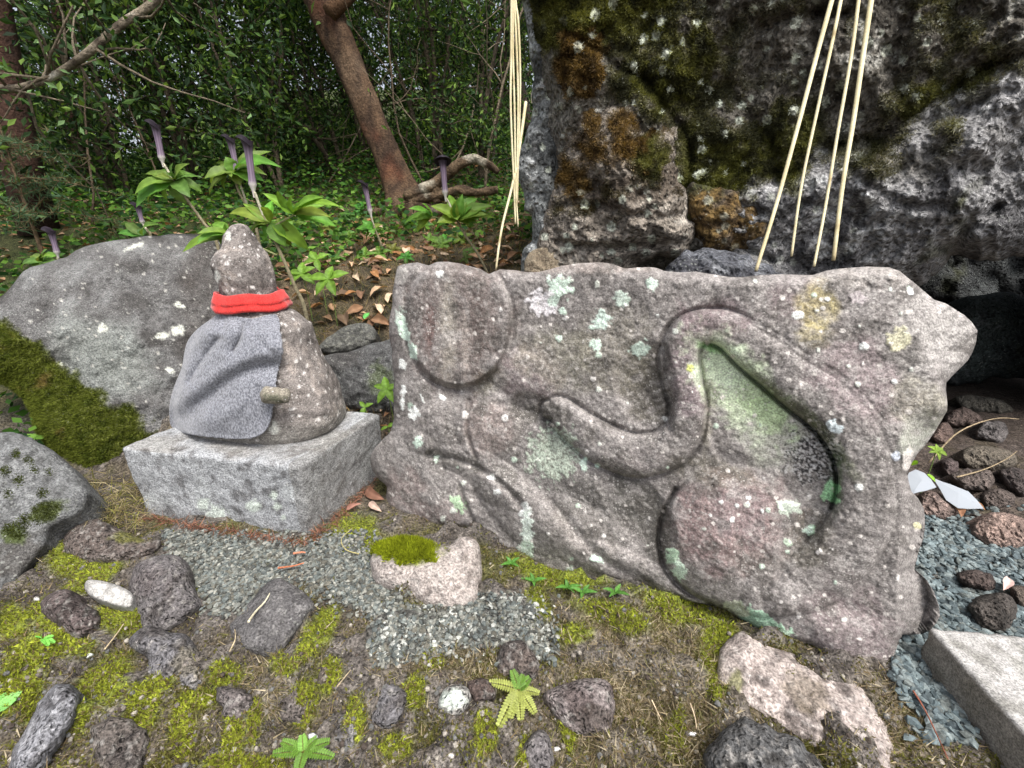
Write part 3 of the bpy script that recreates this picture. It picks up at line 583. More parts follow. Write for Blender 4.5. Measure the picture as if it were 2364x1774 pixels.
# ------------------------------------------------------------------ boulders
def blades(P, Nn, length, width, col, rnd=.9, rng=RNG):
    n = len(P); dirn = Nn+rnd*rng.normal(size=(n, 3))*.6; dirn /= np.linalg.norm(dirn, axis=1)[:, None]
    s = np.cross(dirn, rng.normal(size=(n, 3))); s /= np.linalg.norm(s, axis=1)[:, None]+1e-9
    L = np.asarray(length)*(.5+rng.random(n)); w = np.asarray(width)*(.6+.8*rng.random(n))
    V = np.empty((n*3, 3)); V[0::3] = P-s*w[:, None]/2; V[1::3] = P+s*w[:, None]/2; V[2::3] = P+dirn*L[:, None]
    return V, np.arange(n*3).reshape(-1, 3), np.repeat(col, 3, axis=0)
def face_points(S, weight, n, rng=RNG):
    Fq = S['F'][:S['nf']]; V = S['V']; a, b, c_, d_ = [V[Fq[:, k]] for k in range(4)]
    nr = np.cross(c_-a, d_-b); ar = np.linalg.norm(nr, axis=1); nr = nr/(ar[:, None]+1e-12)
    w = weight[Fq].mean(1)*ar; w = w/w.sum(); k = rng.choice(len(Fq), n, p=w); u, v = rng.random(n)[:, None], rng.random(n)[:, None]
    P = a[k]*(1-u)*(1-v)+b[k]*u*(1-v)+c_[k]*u*v+d_[k]*(1-u)*v
    nn = nr[k]; flip = ((CAM-P)*nn).sum(1) < 0; nn[flip] *= -1
    return P, nn, Fq[k, 0]
# big boulder behind the statue
BO = [(-110,760),(-40,700),(5,688),(30,650),(70,618),(130,598),(200,570),(300,552),(400,540),(470,546),(540,580),(600,650),(650,760),(660,900),(600,1010),(480,1080),(330,1110),(270,1128),(195,1115),(135,1055),(85,990),(60,915),(0,885),(-90,860)]
N_B = np.array([.35, -.75, .55])
S = pillow(BO, 3.6, gpt(285, 1112, .01), N_B, rock_h(5, .03, .010, .003, 4.0, .010), .20, 230, .35, sub=3, jit=7, seed=5)
px, py, P = S['px'], S['py'], S['P0']
mb = np.array([(-100,715),(0,742),(60,775),(110,815),(160,850),(200,885),(245,925),(285,935),(310,965),(340,992),(420,1000),(520,1010),(560,1300),(-100,1300)], float)
sdm, _, _ = poly_sd(px, py, mb); mossb = sstep(-9, 9, sdm+22*fbm(P*16, 3))
n1 = fbm(P*9, 4); c = np.tile(lin(100, 99, 98), (len(px), 1)); c = mixc(c, lin(66, 64, 62), sstep(.0, .6, n1)*.75); c = mixc(c, lin(134, 135, 134), sstep(.15, .8, -n1)*.6)
c = mixc(c, lin(140, 146, 140), .5*blob(px, py, 230, 830, 120, 80, 20, .5, .4*n1)); c = mixc(c, lin(70, 64, 60), .6*blob(px, py, 470, 700, 60, 160, 0, .5))
for b in ((238,758,13,11,0),(375,775,16,7,-10),(410,763,15,12,0),(310,570,26,5,-25),(392,855,10,5,0),(135,842,10,6,0),(415,705,12,6,15)): c = mixc(c, lin(214, 216, 204), .85*blob(px, py, *b, soft=.2, nz=.5*fbm(P*60, 2)))
wd, wid = worley(P*34.); c = mixc(c, lin(186, 184, 176), (wd < .18*(wid > .5))*.7)
mcol = mixc(np.tile(lin(92, 98, 44), (len(px), 1)), lin(114, 98, 64), sstep(.1, .6, n1+.9*sstep(1020, 1150, py)-.35)); mcol = mixc(mcol, lin(56, 66, 22), sstep(.0, .5, fbm(P*30, 3))*.7)
c = mixc(c, mcol, mossb)
bo = empty('boulder', gpt(285, 1112, 0.), 'big rounded grey boulder with a mossy lower flank behind the statue', 'boulder')
obj('rock', S['V'], S['F'], M['boulder'], c, parent=bo)
w = mossb*S['front']; Pm, Nm, k = face_points(S, w, 40000); cm = c[k]*(.7+.9*RNG.random((len(k), 1)))*[1, 1.06, .8]
v, f, cc = blades(Pm, Nm, .011, .0035, cm); tag(obj('moss', v, f, M['moss'], cc, parent=bo, smooth=False), kind='stuff')

# ---- lava cliff on the right, in the masses its cracks show
def cliff_col(seed, moss, brown, lich, base=(104, 101, 97), dark=(60, 57, 54), pale=(172, 170, 164)):
    def f_(px, py, P, h):
        q = P+seed*5.3; n1 = fbm(q*5, 4); n2 = fbm(q*17, 3); n3 = fbm(q*2.3, 3)
        c = np.tile(lin(*base), (len(px), 1)); c = mixc(c, lin(*dark), sstep(-.1, .5, n1)*.8); c = mixc(c, lin(*pale), sstep(.1, .6, n2)*sstep(-.4, .4, -n3)*.75)
        mm = np.clip(moss(px, py)+.55*n3+.35*n2, 0, 1); mg = mixc(np.tile(lin(98, 100, 46), (len(px), 1)), lin(54, 56, 30), sstep(-.2, .5, n2)); c = mixc(c, mg, sstep(.35, .75, mm)*.9)
        mb_ = np.clip(brown(px, py)+.4*n2, 0, 1); bg_ = mixc(np.tile(lin(116, 94, 56), (len(px), 1)), lin(72, 56, 34), sstep(-.2, .4, fbm(q*30, 2))); c = mixc(c, bg_, sstep(.35, .7, mb_)*.95)
        wd, wid = worley(q*21.); c = mixc(c, lin(200, 206, 190), lich(px, py)*(wd < .26*(wid > .5)*(.4+wid))*.85)
        return c, sstep(.35, .75, mm), sstep(.35, .7, mb_)
    return f_
Z0 = lambda px, py: np.zeros(len(px))
def cliff(name, outline, sp, pt, N, low, rid, A, R, B, colf, label, jit=12, seed=1, mid=.02, mossn=0, crease=(), extra=None):
    hb = rock_h(seed, low, mid, .006, 2.2, rid)
    def hf(px, py, P, d, prof):
        h = hb(px, py, P, d, prof)+.016*ridged(P*15+seed, 4)+.006*fbm(P*60, 2)
        if extra is not None: h = h+extra(px, py, P)
        for pts, a, w in crease:
            dd_, _, _ = path_dist(px, py, cr(np.array(pts, float), 5)); h = h-a*np.exp(-((dd_+4*perlin(P*20))/w)**2)
        return h
    S = pillow(outline, sp, pt, N, hf, A, R, B, sub=4, jit=jit, seed=seed)
    c, mm, mb_ = colf(S['px'], S['py'], S['P0'], S['h'])
    root = empty(name, [S['V'][:, 0].mean(), S['V'][:, 1].mean(), S['V'][:, 2].min()], label, 'rock')
    obj('rock', S['V'], S['F'], M['cliff'], c, parent=root)
    if mossn:
        inview = (S['py'] > -60) & (S['px'] < 2440) & S['front']
        w = np.maximum(mm, mb_)*inview*(c.max(1) < .22); Pm, Nm, k = face_points(S, w+1e-9*S['front'], mossn); cm = c[k]*(.6+1.1*RNG.random((len(k), 1)))
        v, f, cc = blades(Pm, Nm, .009, .006, cm, 1.3); tag(obj('moss', v, f, M['moss'], cc, parent=root, smooth=False), kind='stuff')
    return S
g1 = lambda x, y, rx, ry, rot=0, s=1.: (lambda px, py: s*blob(px, py, x, y, rx, ry, rot, .6))
def mx(*fs): return lambda px, py: np.max([f(px, py) for f in fs], axis=0)
GREYZ = np.array([(1640,900),(1640,560),(1700,470),(1790,430),(1880,375),(1960,350),(2080,345),(2200,300),(2364,230),(3200,150),(3200,900)], float)
def main_col(px, py, P, h):
    sd_, _, _ = poly_sd(px, py, GREYZ); n = fbm(P*6, 3); gz = sstep(-45, 45, sd_+110*n)
    ca, ma, ba = cliff_col(1, mx(g1(1500,80,260,200,20,.75), g1(1750,300,240,300,0,.65), g1(2150,120,260,170,0,.8), g1(1350,60,60,130,0,.9)), mx(g1(1340,150,60,90), g1(1660,520,90,80,0,.45)), mx(g1(1640,200,320,280), g1(1380,120,80,160,0,.6), g1(2100,150,250,150,0,.6)), base=(108, 104, 96), dark=(64, 60, 54), pale=(182, 180, 172))(px, py, P, h)
    cb, mb2, bb2 = cliff_col(5, Z0, Z0, mx(g1(1850,520,120,90,0,.5), g1(2300,560,120,40,0,.9)), base=(134, 133, 133), dark=(68, 67, 69), pale=(206, 207, 206))(px, py, P, h)
    return ca*(1-gz[:, None])+cb*gz[:, None], ma*(1-gz), ba*(1-gz)
def ledge(px, py, P):
    sd_, _, _ = poly_sd(px, py, GREYZ); return .07*sstep(-30, 60, sd_+60*fbm(P*5, 2))
cliff('cliff_rock', [(1225,-260),(1600,-300),(2100,-320),(2800,-300),(3100,0),(3080,420),(3000,580),(2700,610),(2500,590),(2364,597),(2280,600),(2205,588),(2192,602),(2152,640),(2112,660),(2050,690),(2000,760),(1800,800),(1640,760),(1560,660),(1400,640),(1300,500),(1260,330),(1240,150),(1222,0)], 4.2, on_Y(2000, 600, 1.70), (-.12, -1, -.12), .12, .06, .20, 120, 1.1,
      main_col, 'huge overhanging lava cliff, mossy above and pale grey below, over the dark hollow', seed=1, mossn=80000, extra=ledge,
      crease=[([(1480,170),(1540,260),(1590,330),(1580,480)],.06,14),([(1760,60),(1860,30),(1990,40)],.04,16),([(1950,340),(2060,300),(2200,200),(2364,120)],.05,18),([(1300,60),(1420,150),(1480,180)],.04,14),([(1690,220),(1780,330),(1790,430)],.03,18),([(1700,470),(1800,500),(1870,470),(1990,520)],.03,10),([(2200,590),(2230,530),(2300,480)],.05,12),([(1960,390),(2080,470),(2200,480)],.03,12),([(1620,470),(1700,560),(1780,600)],.05,10)])
cliff('cliff_rock', [(1195,-260),(1300,-275),(1460,-250),(1480,100),(1420,300),(1400,500),(1380,760),(1200,760),(1205,600),(1232,560),(1215,480),(1192,400),(1215,300),(1232,200),(1215,80)], 4.5, on_Y(1260, 500, 1.86), (-.10, -1, 0), .07, .06, .06, 45, .5,
      cliff_col(2, mx(g1(1330,60,60,120,0,.7), g1(1210,60,30,150,0,.5)), Z0, g1(1270,350,60,200), base=(134, 137, 136), dark=(60, 62, 62), pale=(206, 208, 206)), 'narrow grey lichened rock edge of the cliff beside the hanging straws', seed=2)
cliff('cliff_rock', [(1255,640),(1240,560),(1262,470),(1290,360),(1300,270),(1360,235),(1440,225),(1500,260),(1560,290),(1580,360),(1572,420),(1600,490),(1610,540),(1580,590),(1500,600),(1470,640),(1450,800),(1300,800)], 4., on_Y(1430, 560, 1.62), (-.1, -1, .05), .07, .06, .18, 120, .5,
      cliff_col(3, mx(g1(1500,350,50,50,0,.6)), mx(g1(1400,320,120,100,0,.62), g1(1330,410,80,70,0,.5), g1(1490,300,80,60,0,.5)), mx(g1(1400,530,200,80)), base=(132, 124, 114), dark=(78, 68, 58), pale=(204, 196, 184)), 'bulging cliff rock covered with rusty brown moss', seed=3, mossn=16000, mid=.03,
      crease=[([(1270,480),(1350,470),(1480,500),(1590,500)],.03,10),([(1290,560),(1400,575),(1560,560)],.05,10)])
cliff('cliff_rock', [(1575,620),(1600,560),(1575,470),(1600,420),(1680,430),(1760,480),(1790,540),(1750,575),(1680,600),(1620,640)], 4., on_Y(1680, 560, 1.66), (-.1, -1, -.25), .05, .05, .16, 70, .5,
      cliff_col(4, g1(1620,450,60,60,0,.4), g1(1680,520,110,80,0,.75), g1(1680,500,100,100,0,.4), base=(98, 88, 76)), 'brownish rounded cliff rock wedged above the carved slab', seed=4)
cliff('cliff_rock', [(1490,760),(1530,640),(1570,592),(1620,577),(1690,585),(1750,600),(1810,632),(1850,700),(1800,800)], 4., on_Y(1680, 640, 1.40), (0, -1, .5), .02, .012, .09, 70, .25,
      cliff_col(6, Z0, Z0, Z0, base=(96, 98, 104), dark=(56, 56, 60), pale=(140, 142, 146)), 'low blue grey boulder showing just behind the top of the slab', seed=7, mid=.01)
# back of the hollow, and an unseen side rock added to keep it dark
cliff('cave_seal', [(1650,420),(2000,380),(2600,380),(3300,500),(3300,900),(2900,950),(2400,900),(2100,905),(1700,930)], 14., on_Y(2300, 800, 3.0), (0, -1, .1), .15, .1, .3, 200, .8,
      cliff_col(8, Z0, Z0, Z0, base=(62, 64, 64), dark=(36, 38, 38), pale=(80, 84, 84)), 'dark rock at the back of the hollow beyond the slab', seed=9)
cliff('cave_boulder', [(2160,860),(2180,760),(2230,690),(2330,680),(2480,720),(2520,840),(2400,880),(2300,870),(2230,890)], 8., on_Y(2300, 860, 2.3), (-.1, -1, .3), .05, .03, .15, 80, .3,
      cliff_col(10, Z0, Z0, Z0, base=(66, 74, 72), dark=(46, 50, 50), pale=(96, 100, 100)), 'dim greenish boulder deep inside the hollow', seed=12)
cliff('cave_seal', [(2420,450),(2650,430),(2900,500),(3000,800),(2900,1050),(2650,1120),(2520,1010),(2440,860)], 12., on_Y(2600, 1040, 1.75), (-.7, -.7, .1), .08, .06, .2, 120, .6,
      cliff_col(11, Z0, Z0, Z0, base=(58, 56, 54), dark=(30, 30, 30), pale=(90, 88, 86)), 'side rock added out of view to keep the hollow dark', seed=14)

# ---- stones on the ground: outline in photograph pixels, lean of the face, thickness
def Z7(pts): return [(x/2.011, y/2.011+1100) for x, y in pts]
def Z8(pts): return [(x/1.6217+1000, y/1.6217+1150) for x, y in pts]
def Z4(pts): return [(x/2.555+2000, y/2.555+850) for x, y in pts]
def ground_stone(name, outline, label, mat='lava', base=(92, 88, 86), dark=(58, 54, 52), pale=(130, 126, 122), tilt=22, A=.03, R=None, B=.10, low=.010, mid=.006, rid=.006, f=10., seed=0, z=None, patches=(), jit=4, sp=None, group=None, cat='stone', zoff=.018, moss=None):
    base, dark, pale = [tuple(min(235, int(q*(1.16 if mat == 'lava' else 1))) for q in t_) for t_ in (base, dark, pale)]
    o = np.array(outline, float); R = R or .38*min(np.ptp(o[:, 0]), np.ptp(o[:, 1])); sp = sp or max(2.2, math.sqrt(np.ptp(o[:, 0])*np.ptp(o[:, 1])/5000.))
    bm = o[o[:, 1].argmax()]; pt = gpt(bm[0], bm[1]) if z is None else gpt(bm[0], bm[1], z); pt = pt+[0, 0, zoff]
    a = math.radians(tilt); S = pillow(outline, sp, pt, (0, -math.sin(a), math.cos(a)), rock_h(seed, low, mid, .002, f, rid), A, R, B, sub=4, jit=jit, seed=seed)
    px, py, P = S['px'], S['py'], S['P0']+seed; n1 = fbm(P*22, 4); n2 = fbm(P*70, 2)
    c = np.tile(lin(*base), (len(px), 1)); c = mixc(c, lin(*dark), sstep(0, .6, n1)*.8); c = mixc(c, lin(*pale), sstep(.1, .7, n2)*.6)
    for b in patches: c = mixc(c, lin(*b[5]), b[6]*blob(px, py, *b[:5], soft=.3, nz=.45*fbm(P*40, 3)))
    if moss is None:
        return tag(obj(name, S['V'], S['F'], M[mat], c), label, cat, group)
    root = empty(name, [S['V'][:, 0].mean(), S['V'][:, 1].mean(), S['V'][:, 2].min()], label, cat, group)
    obj('rock', S['V'], S['F'], M[mat], c, parent=root)
    mb_, mc, n, L = moss; w = np.zeros(len(px))
    for b in mb_: w = np.maximum(w, blob(px, py, *b, soft=.25, nz=.4*fbm(P*30, 3)))
    Pm, Nm, k = face_points(S, w*S['front'], n); cm = lin(*mc)*(.5+1.0*RNG.random((n, 1)))*(1+.35*fbm(Pm*25, 2))[:, None]
    v, f_, cc = blades(Pm, Nm, L, L*.3, cm); tag(obj('moss', v, f_, M['moss'], cc, parent=root, smooth=False), kind='stuff'); return root
G = 'dark lava stones bedded in the mossy ground'
ground_stone('boulder', [(-120,1000),(-40,1000),(30,1000),(70,1012),(140,1055),(200,1120),(208,1150),(185,1190),(120,1225),(100,1270),(60,1320),(10,1380),(-100,1400),(-160,1200)], 'grey boulder dotted with dark moss cushions at the foot of the big boulder', 'boulder', (112, 113, 113), (76, 76, 75), (142, 144, 143), tilt=30, A=.07, B=.25, low=.02, f=5, seed=21, cat='boulder',
    patches=((50,1290,70,60,20,(74,70,66),.7),(110,1180,40,22,-20,(74,84,34),.8),(30,1235,30,20,0,(66,78,32),.8)), moss=(((105,1185,36,22,-25),(35,1225,28,18,0),(100,1140,12,10,0),(60,1200,14,12,0),(45,1110,10,9,0),(15,1090,12,12,0),(65,1065,9,8,0),(35,1050,8,8,0),(80,1085,8,6,0),(20,1140,10,10,0),(110,1090,8,6,0)), (70, 78, 34), 3500, .006))
ground_stone('stone', Z7([(285,340),(330,235),(440,195),(510,225),(650,290),(750,300),(720,360),(600,410),(450,410),(320,390)]), 'dark lumpy lava stone under dry grass at the corner of the pedestal', seed=22, A=.05, tilt=30, base=(84, 76, 72), group=None, patches=((300,1240,46,16,0,(112,112,50),.7),(245,1290,30,12,0,(140,130,124),.5)))
ground_stone('flat_stone', Z7([(392,505),(420,480),(530,500),(618,548),(600,612),(500,590),(415,553)]), 'small pale whitish flat stone among dark lava stones', 'kerb', (172, 170, 166), (138, 136, 132), (190, 190, 186), seed=23, A=.016, R=12, tilt=16, jit=1, low=.003, mid=.002, rid=.0, zoff=.045)
ground_stone('stone', Z7([(610,450),(660,395),(780,365),(865,405),(915,540),(945,620),(850,700),(770,760),(660,740),(600,620)]), 'large dark rounded lava stone beside the gravel', seed=24, A=.07, tilt=28, base=(92, 88, 88), low=.016, patches=((330,1330,60,40,30,(112,104,104),.4),))
ground_stone('stone', Z7([(590,770),(670,700),(780,720),(860,740),(930,830),(960,950),(880,1020),(760,985),(680,915),(690,850)]), 'dark lava stone sloping down from the large dark stone', seed=25, A=.05, tilt=20, base=(98, 96, 98), patches=((440,1530,40,40,0,(120,112,90),.5),))
ground_stone('stone', Z7([(185,610),(225,545),(330,525),(400,590),(475,660),(445,735),(345,775),(255,705)]), 'dark porous lava stone below the pale flat stone', seed=26, A=.06, tilt=30, base=(82, 74, 72), dark=(52, 46, 44), patches=((170,1480,26,14,20,(150,148,140),.5),))
ground_stone('flat_stone', Z7([(1068,690),(1120,625),(1180,560),(1265,478),(1350,495),(1455,592),(1400,690),(1330,785),(1255,843),(1130,803),(1080,755)]), 'smooth dark grey flat stone with a twig lying across it', 'boulder', (98, 96, 96), (80, 78, 78), (128, 126, 124), seed=27, A=.035, tilt=14, low=.006, mid=.003, rid=0)
ground_stone('stone', Z7([(105,1190),(205,1020),(280,960),(356,1000),(372,1085),(320,1190),(250,1290),(180,1400),(30,1420),(55,1280)]), 'long porous grey lava stone on yellow green moss', seed=28, A=.06, tilt=20, base=(112, 112, 115), dark=(66, 64, 66), pale=(150, 150, 153), zoff=.035, jit=8)
ground_stone('stone', Z7([(1715,1010),(1790,955),(1885,1000),(1875,1100),(1800,1185),(1715,1150)]), 'half buried grey lava stone near the lichened white stone', seed=29, A=.03, tilt=20, base=(92, 90, 92), low=.006)
ground_stone('stone', [(853,1305),(868,1262),(915,1245),(965,1248),(1030,1262),(1060,1240),(1100,1248),(1114,1320),(1100,1400),(1060,1426),(1010,1420),(960,1390),(900,1365),(862,1340)], 'pale pinkish rock with a bright moss cushion under the slab corner', 'pale', (164, 155, 149), (112, 104, 99), (190, 183, 177), seed=30, A=.06, tilt=32, low=.012, zoff=.005,
    patches=((930,1262,72,38,10,(104,112,30),1.0),), moss=(((930,1256,78,40,10),), (128, 138, 30), 9000, .011))
ground_stone('stone', Z8([(412,742),(480,700),(560,678),(660,690),(683,790),(662,880),(590,912),(530,892),(468,842)]), 'dark stone with the shade of a round hollow painted on its top beside the small fern', seed=31, A=.05, tilt=26, base=(112, 104, 102), dark=(70, 62, 60), patches=((1370,1660,36,34,0,(62,54,48),.7),), jit=3)  # no dent in the shape: a dark patch stands for the hollow's shade
ground_stone('stone', Z8([(225,650),(255,555),(325,535),(395,600),(385,680),(290,690),(240,680)]), 'brownish dark stone just behind the small fern', seed=32, A=.04, tilt=24, base=(80, 72, 68))
ground_stone('stone', Z8([(15,765),(55,708),(125,708),(135,765),(90,815),(28,805)]), 'small stone crusted with white lichen', seed=33, A=.02, tilt=24, base=(128, 126, 122), patches=((1045,1615,30,24,0,(206,214,204),.9),))
ground_stone('stone', Z8([(125,690),(205,678),(235,740),(160,765)]), 'small dark stone between fern and white lichened stone', seed=34, A=.02, tilt=20, base=(76, 66, 62))
ground_stone('stone', Z8([(325,940),(395,870),(445,915),(450,1010),(370,1040)]), 'dark grey stone below the fern fronds', seed=35, A=.03, tilt=24, base=(92, 88, 88))
ground_stone('boulder', Z8([(1055,640),(1090,535),(1180,500),(1300,560),(1500,655),(1650,740),(1720,860),(1720,1040),(1560,1040),(1350,900),(1200,815),(1085,790)]), 'large pale pinkish rock patterned with grey lichen below the slab', 'pale', (170, 159, 153), (100, 92, 88), (202, 194, 188), seed=36, A=.045, tilt=8, low=.016, mid=.009, f=8, jit=14, zoff=.022, patches=((1860,1600,60,40,40,(110,100,84),.6),(1690,1620,18,70,10,(110,116,40),.6),(1740,1720,60,18,20,(118,124,36),.8)))
ground_stone('boulder', Z8([(1040,920),(1120,845),(1220,825),(1330,880),(1430,970),(1480,1080),(1040,1100)]), 'dark grey rock below the pale pinkish rock', seed=37, A=.05, tilt=18, jit=14, base=(76, 76, 76), dark=(48, 46, 44))
HB = ["half buried dark stone against the flat stone's lower side", 'half buried dark stone between the flat stone and the grey lava stone', 'small grey stone sunk in soil near the grey lava stone', 'dark mossy stone below the sloping lava stone', "brownish half buried stone near the gravel's lower edge", 'dark half buried stone beside the long porous stone']
for k, (o, b) in enumerate((([(1010,1000),(1080,980),(1170,1000),(1180,1080),(1110,1140),(1030,1110)], (96,90,88)), ([(1210,970),(1310,900),(1440,940),(1480,1060),(1400,1160),(1280,1140),(1220,1060)], (92,86,82)), ([(1520,1170),(1600,1110),(1690,1150),(1680,1230),(1600,1290),(1530,1260)], (100,98,98)), ([(540,980),(620,900),(700,930),(730,1030),(650,1110),(560,1090)], (88,82,76)), ([(1480,900),(1570,880),(1640,940),(1600,1010),(1500,1000)], (104,96,88)), ([(420,1170),(520,1120),(660,1160),(700,1260),(640,1400),(500,1420),(430,1300)], (88,82,78)))):
    ground_stone('stone', Z7(o), HB[k], seed=40+k, A=.03, tilt=18, base=b, low=.012, f=14, group=G, jit=16, zoff=.006)
for k, (x, y, r, col) in enumerate(((85,1383,8,(214,212,206)),(200,1512,14,(190,194,188)),(340,1503,8,(196,200,204)),(722,1703,12,(222,224,226)),(915,1317,13,(150,170,172)),(660,1655,8,(190,194,196)),(1600,1694,11,(232,230,232)),(1395,1640,7,(180,176,166)),(1285,1730,8,(206,206,204)),(1180,1790,16,(200,200,196)),(1042,1745,9,(196,190,182)),(1690,1760,14,(168,180,170)))):
    o = [(x+r*(1+.25*math.sin(3*t+k))*math.cos(t), y+r*.8*(1+.2*math.cos(2*t+k))*math.sin(t)) for t in np.linspace(0, 2*math.pi, 9)[:-1]]
    ground_stone('pebble', o, 'loose pale pebble lying on the mossy foreground', 'kerb', col, tuple(int(q*.8) for q in col), col, seed=60+k, A=.010, tilt=15, B=.02, low=.002, mid=.001, rid=0, jit=1, sp=2.2, zoff=.006, group='loose pale pebbles')
# lava stones in and before the hollow
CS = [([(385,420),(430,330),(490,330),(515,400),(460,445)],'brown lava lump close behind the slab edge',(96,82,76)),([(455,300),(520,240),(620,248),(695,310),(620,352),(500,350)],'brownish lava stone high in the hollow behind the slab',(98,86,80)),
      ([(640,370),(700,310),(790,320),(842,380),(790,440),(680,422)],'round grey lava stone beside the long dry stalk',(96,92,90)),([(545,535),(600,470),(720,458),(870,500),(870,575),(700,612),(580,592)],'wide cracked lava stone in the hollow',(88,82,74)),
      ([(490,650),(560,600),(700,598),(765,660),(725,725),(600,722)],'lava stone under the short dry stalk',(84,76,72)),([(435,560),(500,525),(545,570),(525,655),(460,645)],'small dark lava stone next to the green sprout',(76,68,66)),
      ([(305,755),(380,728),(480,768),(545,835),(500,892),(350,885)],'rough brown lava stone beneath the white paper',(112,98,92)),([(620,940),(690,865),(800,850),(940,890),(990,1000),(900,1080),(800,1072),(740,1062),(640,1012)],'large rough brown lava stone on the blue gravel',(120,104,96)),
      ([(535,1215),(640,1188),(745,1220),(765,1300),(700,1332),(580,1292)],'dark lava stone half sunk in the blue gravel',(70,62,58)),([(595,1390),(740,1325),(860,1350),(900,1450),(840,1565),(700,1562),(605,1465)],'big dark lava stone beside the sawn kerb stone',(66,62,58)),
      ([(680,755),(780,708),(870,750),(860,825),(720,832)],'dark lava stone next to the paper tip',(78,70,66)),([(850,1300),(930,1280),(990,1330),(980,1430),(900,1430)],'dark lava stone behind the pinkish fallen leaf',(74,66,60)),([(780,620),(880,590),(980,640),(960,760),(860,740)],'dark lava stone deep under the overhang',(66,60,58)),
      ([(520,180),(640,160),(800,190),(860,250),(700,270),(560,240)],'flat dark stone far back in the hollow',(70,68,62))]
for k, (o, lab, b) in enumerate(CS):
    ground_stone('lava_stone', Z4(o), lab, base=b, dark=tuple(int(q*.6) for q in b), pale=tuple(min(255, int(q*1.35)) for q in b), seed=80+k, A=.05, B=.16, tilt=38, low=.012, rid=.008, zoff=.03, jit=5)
# kerb stone at the lower right
k0, k1, k2 = gpt(2150, 1452, .09), gpt(2364, 1690, .09), gpt(2364, 1492, .09)
e1 = (k1-k0)/np.linalg.norm(k1-k0); perp = np.array([-e1[1], e1[0], 0]); perp = perp if perp@(k2-k0) > 0 else -perp
KL, KW, KH = .75, .34, .14; kc = k0+e1*(KL/2-.005)+perp*KW/2; kc[2] = .09-KH/2
W, Fk, NW, lp = rounded_box(kc, e1, perp, KL/2, KW/2, KH/2, .006, .009)
if np.cross(e1, perp)[2] < 0: Fk = Fk[:, ::-1]
W = W+NW*(.003*fbm(W*15, 3)+.0015*fbm(W*60, 3)-.006*np.clip(ridged(W*22, 2)-.7, 0, 1))[:, None]; n1 = fbm(W*20, 4); c = np.tile(lin(166, 164, 161), (len(W), 1)); c = mixc(c, lin(116, 114, 108), sstep(-.1, .6, n1)*.75); c = mixc(c, lin(92, 94, 78), sstep(.2, .7, fbm(W*8+2, 3))*.5)
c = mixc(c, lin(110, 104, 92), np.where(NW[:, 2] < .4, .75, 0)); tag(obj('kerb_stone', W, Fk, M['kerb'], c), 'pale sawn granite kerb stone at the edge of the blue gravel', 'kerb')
# dark stones between statue and slab
ground_stone('boulder', [(735,812),(745,790),(800,752),(845,745),(870,770),(850,800),(800,815)], 'dark thin stone wedged above the boulder between statue and slab', 'boulder', (92, 92, 88), (62, 62, 60), (130, 130, 120), tilt=50, A=.04, B=.18, seed=101, z=.40, cat='boulder')
ground_stone('boulder', [(735,830),(800,812),(880,790),(960,775),(1010,850),(1000,950),(900,960),(820,950),(780,925),(755,880)], 'dark grey boulder between statue and slab', 'boulder', (86, 86, 86), (56, 56, 56), (118, 120, 118), tilt=62, A=.07, B=.25, seed=102, z=.20, low=.015, cat='boulder', patches=((880,880,30,40,0,(84,96,60),.5),(790,830,50,20,-20,(60,56,54),.5)))
ground_stone('stone', [(1210,600),(1240,575),(1290,570),(1300,640),(1240,680),(1215,650)], 'brownish stone at the foot of the cliff behind the slab', 'boulder', (128, 116, 98), (84, 74, 62), (160, 150, 130), tilt=60, A=.04, B=.12, seed=103, z=.66)
# ------------------------------------------------------------------ gravel
_t = (1+5**.5)/2
ICO = np.array([(-1,_t,0),(1,_t,0),(-1,-_t,0),(1,-_t,0),(0,-1,_t),(0,1,_t),(0,-1,-_t),(0,1,-_t),(_t,0,-1),(_t,0,1),(-_t,0,-1),(-_t,0,1)])/1.9
ICF = np.array([(0,11,5),(0,5,1),(0,1,7),(0,7,10),(0,10,11),(1,5,9),(5,11,4),(11,10,2),(10,7,6),(7,1,8),(3,9,4),(3,4,2),(3,2,6),(3,6,8),(3,8,9),(4,9,5),(2,4,11),(6,2,10),(8,6,7),(9,8,1)])
def rand_rot(n, rng=RNG, tilt=None):
    q = rng.normal(size=(n, 4)); q /= np.linalg.norm(q, axis=1)[:, None]; w, x, y, z = q.T
    return np.stack([np.stack([1-2*(y*y+z*z), 2*(x*y-z*w), 2*(x*z+y*w)], 1), np.stack([2*(x*y+z*w), 1-2*(x*x+z*z), 2*(y*z-x*w)], 1), np.stack([2*(x*z-y*w), 2*(y*z+x*w), 1-2*(x*x+y*y)], 1)], 1)
